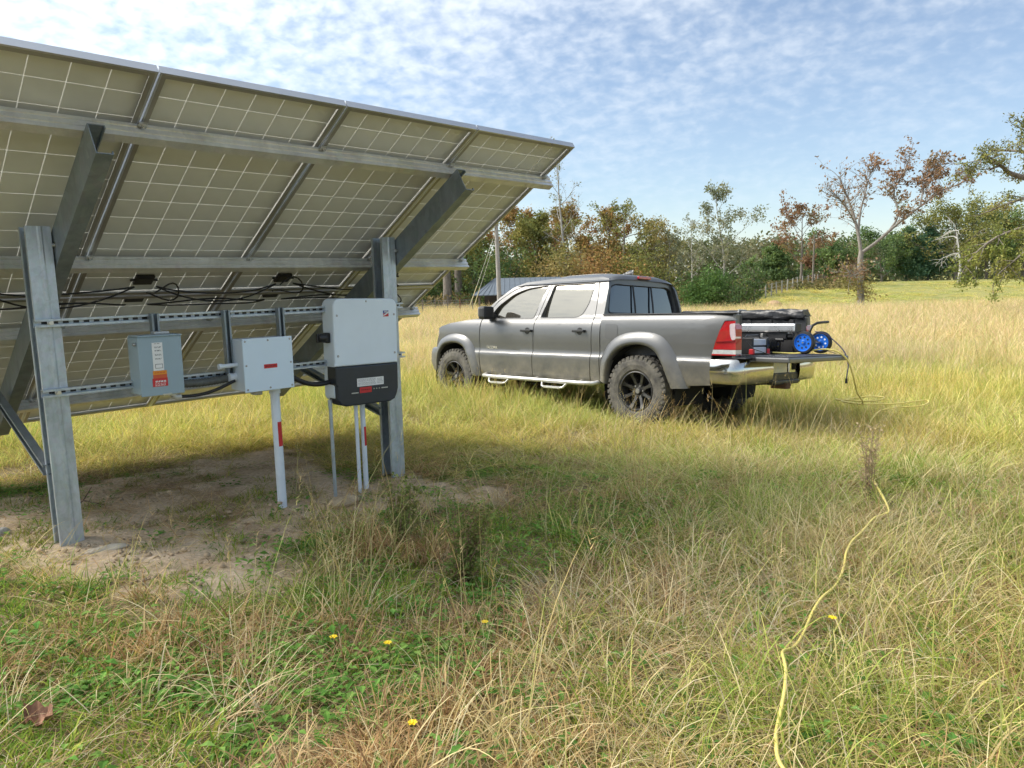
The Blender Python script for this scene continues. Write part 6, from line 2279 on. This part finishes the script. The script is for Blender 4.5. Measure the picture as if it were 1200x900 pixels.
# --- middle ground, 5 to 14 m : a bright yellow-green belt, thinning into straw on the right
x, y = wedge(5.4, 13.5, 90)
gb = golden(x, y)
grow('belt_grass', 'yellowband', x, y, soil_p(x, y, 1.0) * sst(5.2, 7.0, y) * (1 - 0.75 * gb) * (0.45 + 0.55 * patch(x, y, 0.6, .35, .6, 71)), .8, 1.5, tint=tn_green,
     hvar=lambda x, y: (0.75 + 0.6 * fbm(x, y, 0.5) + 0.5 * sst(8, 12, y)) * (0.5 + 0.5 * sst(7.0, 9.0, y + 0.3 * np.abs(x))))
x, y = wedge(6.0, 15, 60)
grow('belt_straw', 'straw', x, y, soil_p(x, y, 1.0) * sst(5.8, 8.0, y) * (0.20 + 0.8 * patch(x, y, 0.5, .42, .6, 81)), .9, 1.5, tint=tn_dry)
x, y = wedge(6.5, 15, 14)
grow('belt_stalks', 'stalk', x, y, soil_p(x, y, 1.0) * (0.25 + 0.75 * patch(x, y, 0.5, .45, .6, 91)), .8, 1.25, tint=lambda x, y: tn_dry(x, y) * np.array([1.0, .9, .8]), hvar=lambda x, y: 0.7 + 0 * x)

# --- tall golden grass behind and beside the truck, out to the trees
gh = lambda x, y: (0.62 + 0.55 * fbm(x, y, 0.3)) * (0.6 + 0.4 * sst(9, 16, y))
x, y = wedge(8.5, 20, 26)
gb = golden(x, y)
tx_, ty_ = truck_local(x, y)
grow('golden_grass', 'tallgold', x, y, gb * (0.30 + 0.70 * patch(x, y, 0.4, .30, .58, 101)) * (1 - 0.55 * sst(2, 5, x) * (1 - sst(13, 19, y))), .7, 1.15, tint=tn_dry, hvar=gh)
x, y = wedge(8.5, 22, 20)
grow('tall_green_grass', 'tallgreen', x, y, sst(8.5, 10.5, y) * (0.25 + 0.75 * patch(x, y, 0.35, .42, .6, 111)) * (1 - 0.5 * golden(x, y) * (x < 2)), .8, 1.3, tint=tn_green, hvar=lambda x, y: 0.75 + 0.5 * fbm(x, y, 0.4))
x, y = wedge(20, 58, 7.5, -0.75, 0.72)
edge = (1 - sst(43, 47, y + 3 * (fbm(x, y, .2) - .5)) * sst(5, 12, x))
grow('far_golden_grass', 'tallgold', x, y, edge * (0.5 + 0.5 * patch(x, y, 0.15, .3, .55, 121)), 1.1, 1.9, tint=lambda x, y: tn_dry(x, y) * np.array([1.0, .98, .98]), hvar=lambda x, y: 0.55 + 0.25 * fbm(x, y, .2))
x, y = wedge(20, 46, 3.0, -0.75, 0.72)
grow('far_green_grass', 'tallgreen', x, y, (0.1 + 0.9 * patch(x, y, 0.12, .45, .6, 131)), 1.2, 1.9, tint=tn_green, hvar=lambda x, y: 0.7 + 0 * x)
# short grazed sward on the rising meadow
x, y = wedge(44, 92, 2.2, 0.1, 0.66)
grow('meadow_sward', 'tallgreen', x, y, sst(6, 14, x) * (0.35 + .65 * patch(x, y, .1, .4, .6, 141)), 1.4, 2.4, tint=lambda x, y: tn_green(x, y) * np.array([1.15, 1.08, 1.1]), hvar=lambda x, y: 0.22 + 0 * x, sink=.02)

# ------------------------------------------------------------------ single plants and small things in the grass
M_petal = pbr('yellow_petals', (0.80, 0.58, 0.01), 0.5, 0, 0.05)
M_stem = pbr('green_stem', (0.10, 0.15, 0.04), 0.6)
for k, (fx_, fy_, lab) in enumerate(((-0.48, 2.53, 'small yellow flower in green weeds beside the tall pale stalks'), (-0.13, 2.73, 'small yellow flower low in the grass, the farthest one from the camera'),
                                     (-0.69, 2.57, 'small yellow flower next to the dry brown clump nearest the soil'), (-0.32, 2.01, 'yellow flower closest to the camera in the short grass'),
                                     (1.14, 2.49, 'lone yellow flower just beside the yellow cord'))):
    h_ = (0.11, 0.10, 0.12, 0.10, 0.22)[k]
    o = thing('yellow_flower', lab, 'flower', (fx_, fy_, gz(fx_, fy_)), 'small yellow wildflowers')
    MB().tube([(0, 0, -.02), (.006, 0, h_ * .6), (.0, .004, h_)], .0016, 5).build('stem', M_stem, o, world=False)
    mb = MB()
    for q in range(6):
        a = 2 * PI * q / 6
        r_, w_ = .0165, .0075
        c_, s_ = math.cos(a), math.sin(a)
        mb.add([(0, 0, h_), (r_ * .6 * c_ - w_ * s_, r_ * .6 * s_ + w_ * c_, h_ + .005), (r_ * c_, r_ * s_, h_ + .003), (r_ * .6 * c_ + w_ * s_, r_ * .6 * s_ - w_ * c_, h_ + .005)], [(0, 1, 2, 3)])
    mb.lathe([(0, .005), (.004, .004), (.005, 0)], (0, 0, h_), (0, 0, 1), 8)
    mb.build('petals', M_petal, o, world=False)


def feathery(name, label, x, y, n, H, spread, lean, seed, pal, stemcol, leaves=900):
    """dog-fennel like weed: many thin stems carrying fine thread leaves"""
    rnd = random.Random(seed)
    nr = np.random.default_rng(seed)
    o = thing(name, label, 'weed', (x, y, gz(x, y)))
    mb = MB()
    pos = []
    for k in range(n):
        a = rnd.uniform(0, 2 * PI)
        d = Vector((math.cos(a) * spread * rnd.random() + lean[0], math.sin(a) * spread * rnd.random() + lean[1], 1))
        L = H * rnd.uniform(.6, 1.05)
        p = branch_path((rnd.uniform(-.03, .03), rnd.uniform(-.03, .03), -.03), d, L, 7, .10, .05, rnd)
        mb.tube(p, [.0032 * (1 - i / 9) for i in range(8)], 4)
        for i in range(1, 8):
            for m in range(2):
                b2 = branch_path(p[i], (rnd.gauss(0, 1), rnd.gauss(0, 1), rnd.uniform(.3, 1.2)), L * rnd.uniform(.10, .22), 3, .15, .05, rnd)
                mb.tube(b2, [.0014, .0012, .001, .0007], 3, caps=False)
                for q in range(int(leaves / (n * 14))):
                    t_ = rnd.random() * 2.99
                    j = int(t_)
                    c = b2[j].lerp(b2[j + 1], t_ - j)
                    pos.append((c.x + rnd.gauss(0, .007), c.y + rnd.gauss(0, .007), c.z + rnd.gauss(0, .007)))
    mb.build('stem', pbr('weed_stem', stemcol, .8), o, world=False)
    nq = len(pos)
    me = leaf_mesh('foliage', pos, .024, [tuple(min(.8, 1.75 * q) for q in c) for c in pal], nr, clump=.08)
    # thread-thin leaves
    link('foliage', me, o)
    return o


feathery('feathery_weed', 'upright feathery green weed with brown stems at the edge of the bare soil', -0.62, 3.94, 10, .42, .5, (0, 0), 4, [(0.10, 0.13, 0.03), (0.15, 0.18, 0.05), (0.20, 0.17, 0.07)], (0.30, 0.19, 0.12), 1500)
feathery('feathery_weed', 'leaning feathery weed with dark brown stems in front of the upright one', -0.30, 3.40, 12, .46, .45, (.45, .05), 9, [(0.08, 0.12, 0.025), (0.13, 0.17, 0.04), (0.18, 0.14, 0.06)], (0.24, 0.14, 0.09), 1700)
feathery('dry_weed', 'dry brown upright weed in the grass behind the yellow cord', 2.52, 5.02, 14, .52, .16, (0, 0), 14, [(0.34, 0.24, 0.15), (0.42, 0.32, 0.20), (0.30, 0.24, 0.13)], (0.38, 0.27, 0.18), 500)

# curled dead leaf
x, y = -1.52, 2.14
z0 = gz(x, y) + .055
rows = []
for i in range(9):
    u_ = i / 8 * 2 - 1
    row = []
    for j in range(7):
        v_ = j / 6 * 2 - 1
        w_ = .055 * (1 - u_ * u_) ** .6 * (1 + .15 * math.sin(9 * u_)) + .002
        row.append((x + .045 * u_, y + .55 * w_ * v_, z0 - .01 + .022 * v_ * v_ * (1 - .5 * u_) + .018 * u_ * u_ + .012 * v_ + .012 * math.sin(7 * u_ + 4 * v_)))
    rows.append(row)
tag(MB().grid(rows).build('dead_leaf', pbr('dead_leaf', (0.30, 0.15, 0.085), .7, 0, .3, 30.0)), 'curled brown dead leaf lying in the near corner of the grass', 'leaf')


def rock(label, x, y, s, col, seed, name='stone', cat='stone'):
    bm = bmesh.new()
    bmesh.ops.create_icosphere(bm, subdivisions=3, radius=1)
    rnd = np.random.default_rng(seed)
    k = rnd.normal(size=(6, 3))
    for v in bm.verts:
        c = np.array(v.co)
        f_ = 1 + sum(.09 * math.sin(3 * float(c @ q) + i) for i, q in enumerate(k))
        v.co = Vector((c[0] * s[0], c[1] * s[1], c[2] * s[2])) * f_
    mb = MB().bm(bm, smooth=True, M=Matrix.Translation((x, y, gz(x, y) + s[2] * .25)) @ Matrix.Rotation(.5, 4, 'Z'))
    return tag(mb.build(name, pbr('stone_' + str(seed), col, .95, 0, .25, 14.0, bump=.6)), label, cat)


rock('pale flat stone lying by the foot of the nearer steel post', -2.24, 3.80, (.11, .045, .02), (0.52, 0.46, 0.36), 1)
rock('broken clod of pale soil at the foot of the three thin conduits', -1.16, 4.78, (.13, .10, .05), (0.42, 0.33, 0.21), 2, 'soil_clod', 'soil clod')
rock('grey-white stone half sunk in leaf litter behind the nearer post', -3.05, 4.10, (.09, .05, .04), (0.50, 0.47, 0.42), 3)
# a dead twig standing in the shade behind the nearer post
mb = MB()
x, y = -3.0, 4.75
b0 = Vector((x, y, gz(x, y) - .03))
mb.tube([b0, b0 + Vector((-.02, 0, .14)), b0 + Vector((-.10, .02, .26)), b0 + Vector((-.10, .05, .34))], [.006, .005, .004, .002], 5)
mb.tube([b0, b0 + Vector((.12, -.03, .08)), b0 + Vector((.26, -.04, .05))], [.006, .005, .003], 5)
mb.tube([b0 + Vector((.12, -.03, .08)), b0 + Vector((.18, -.02, .17))], [.004, .002], 5)
tag(mb.build('dead_twig', pbr('dead_twig', (0.10, 0.06, 0.04), .9)), 'dark forked dead twig standing in the litter behind the nearer post', 'twig')
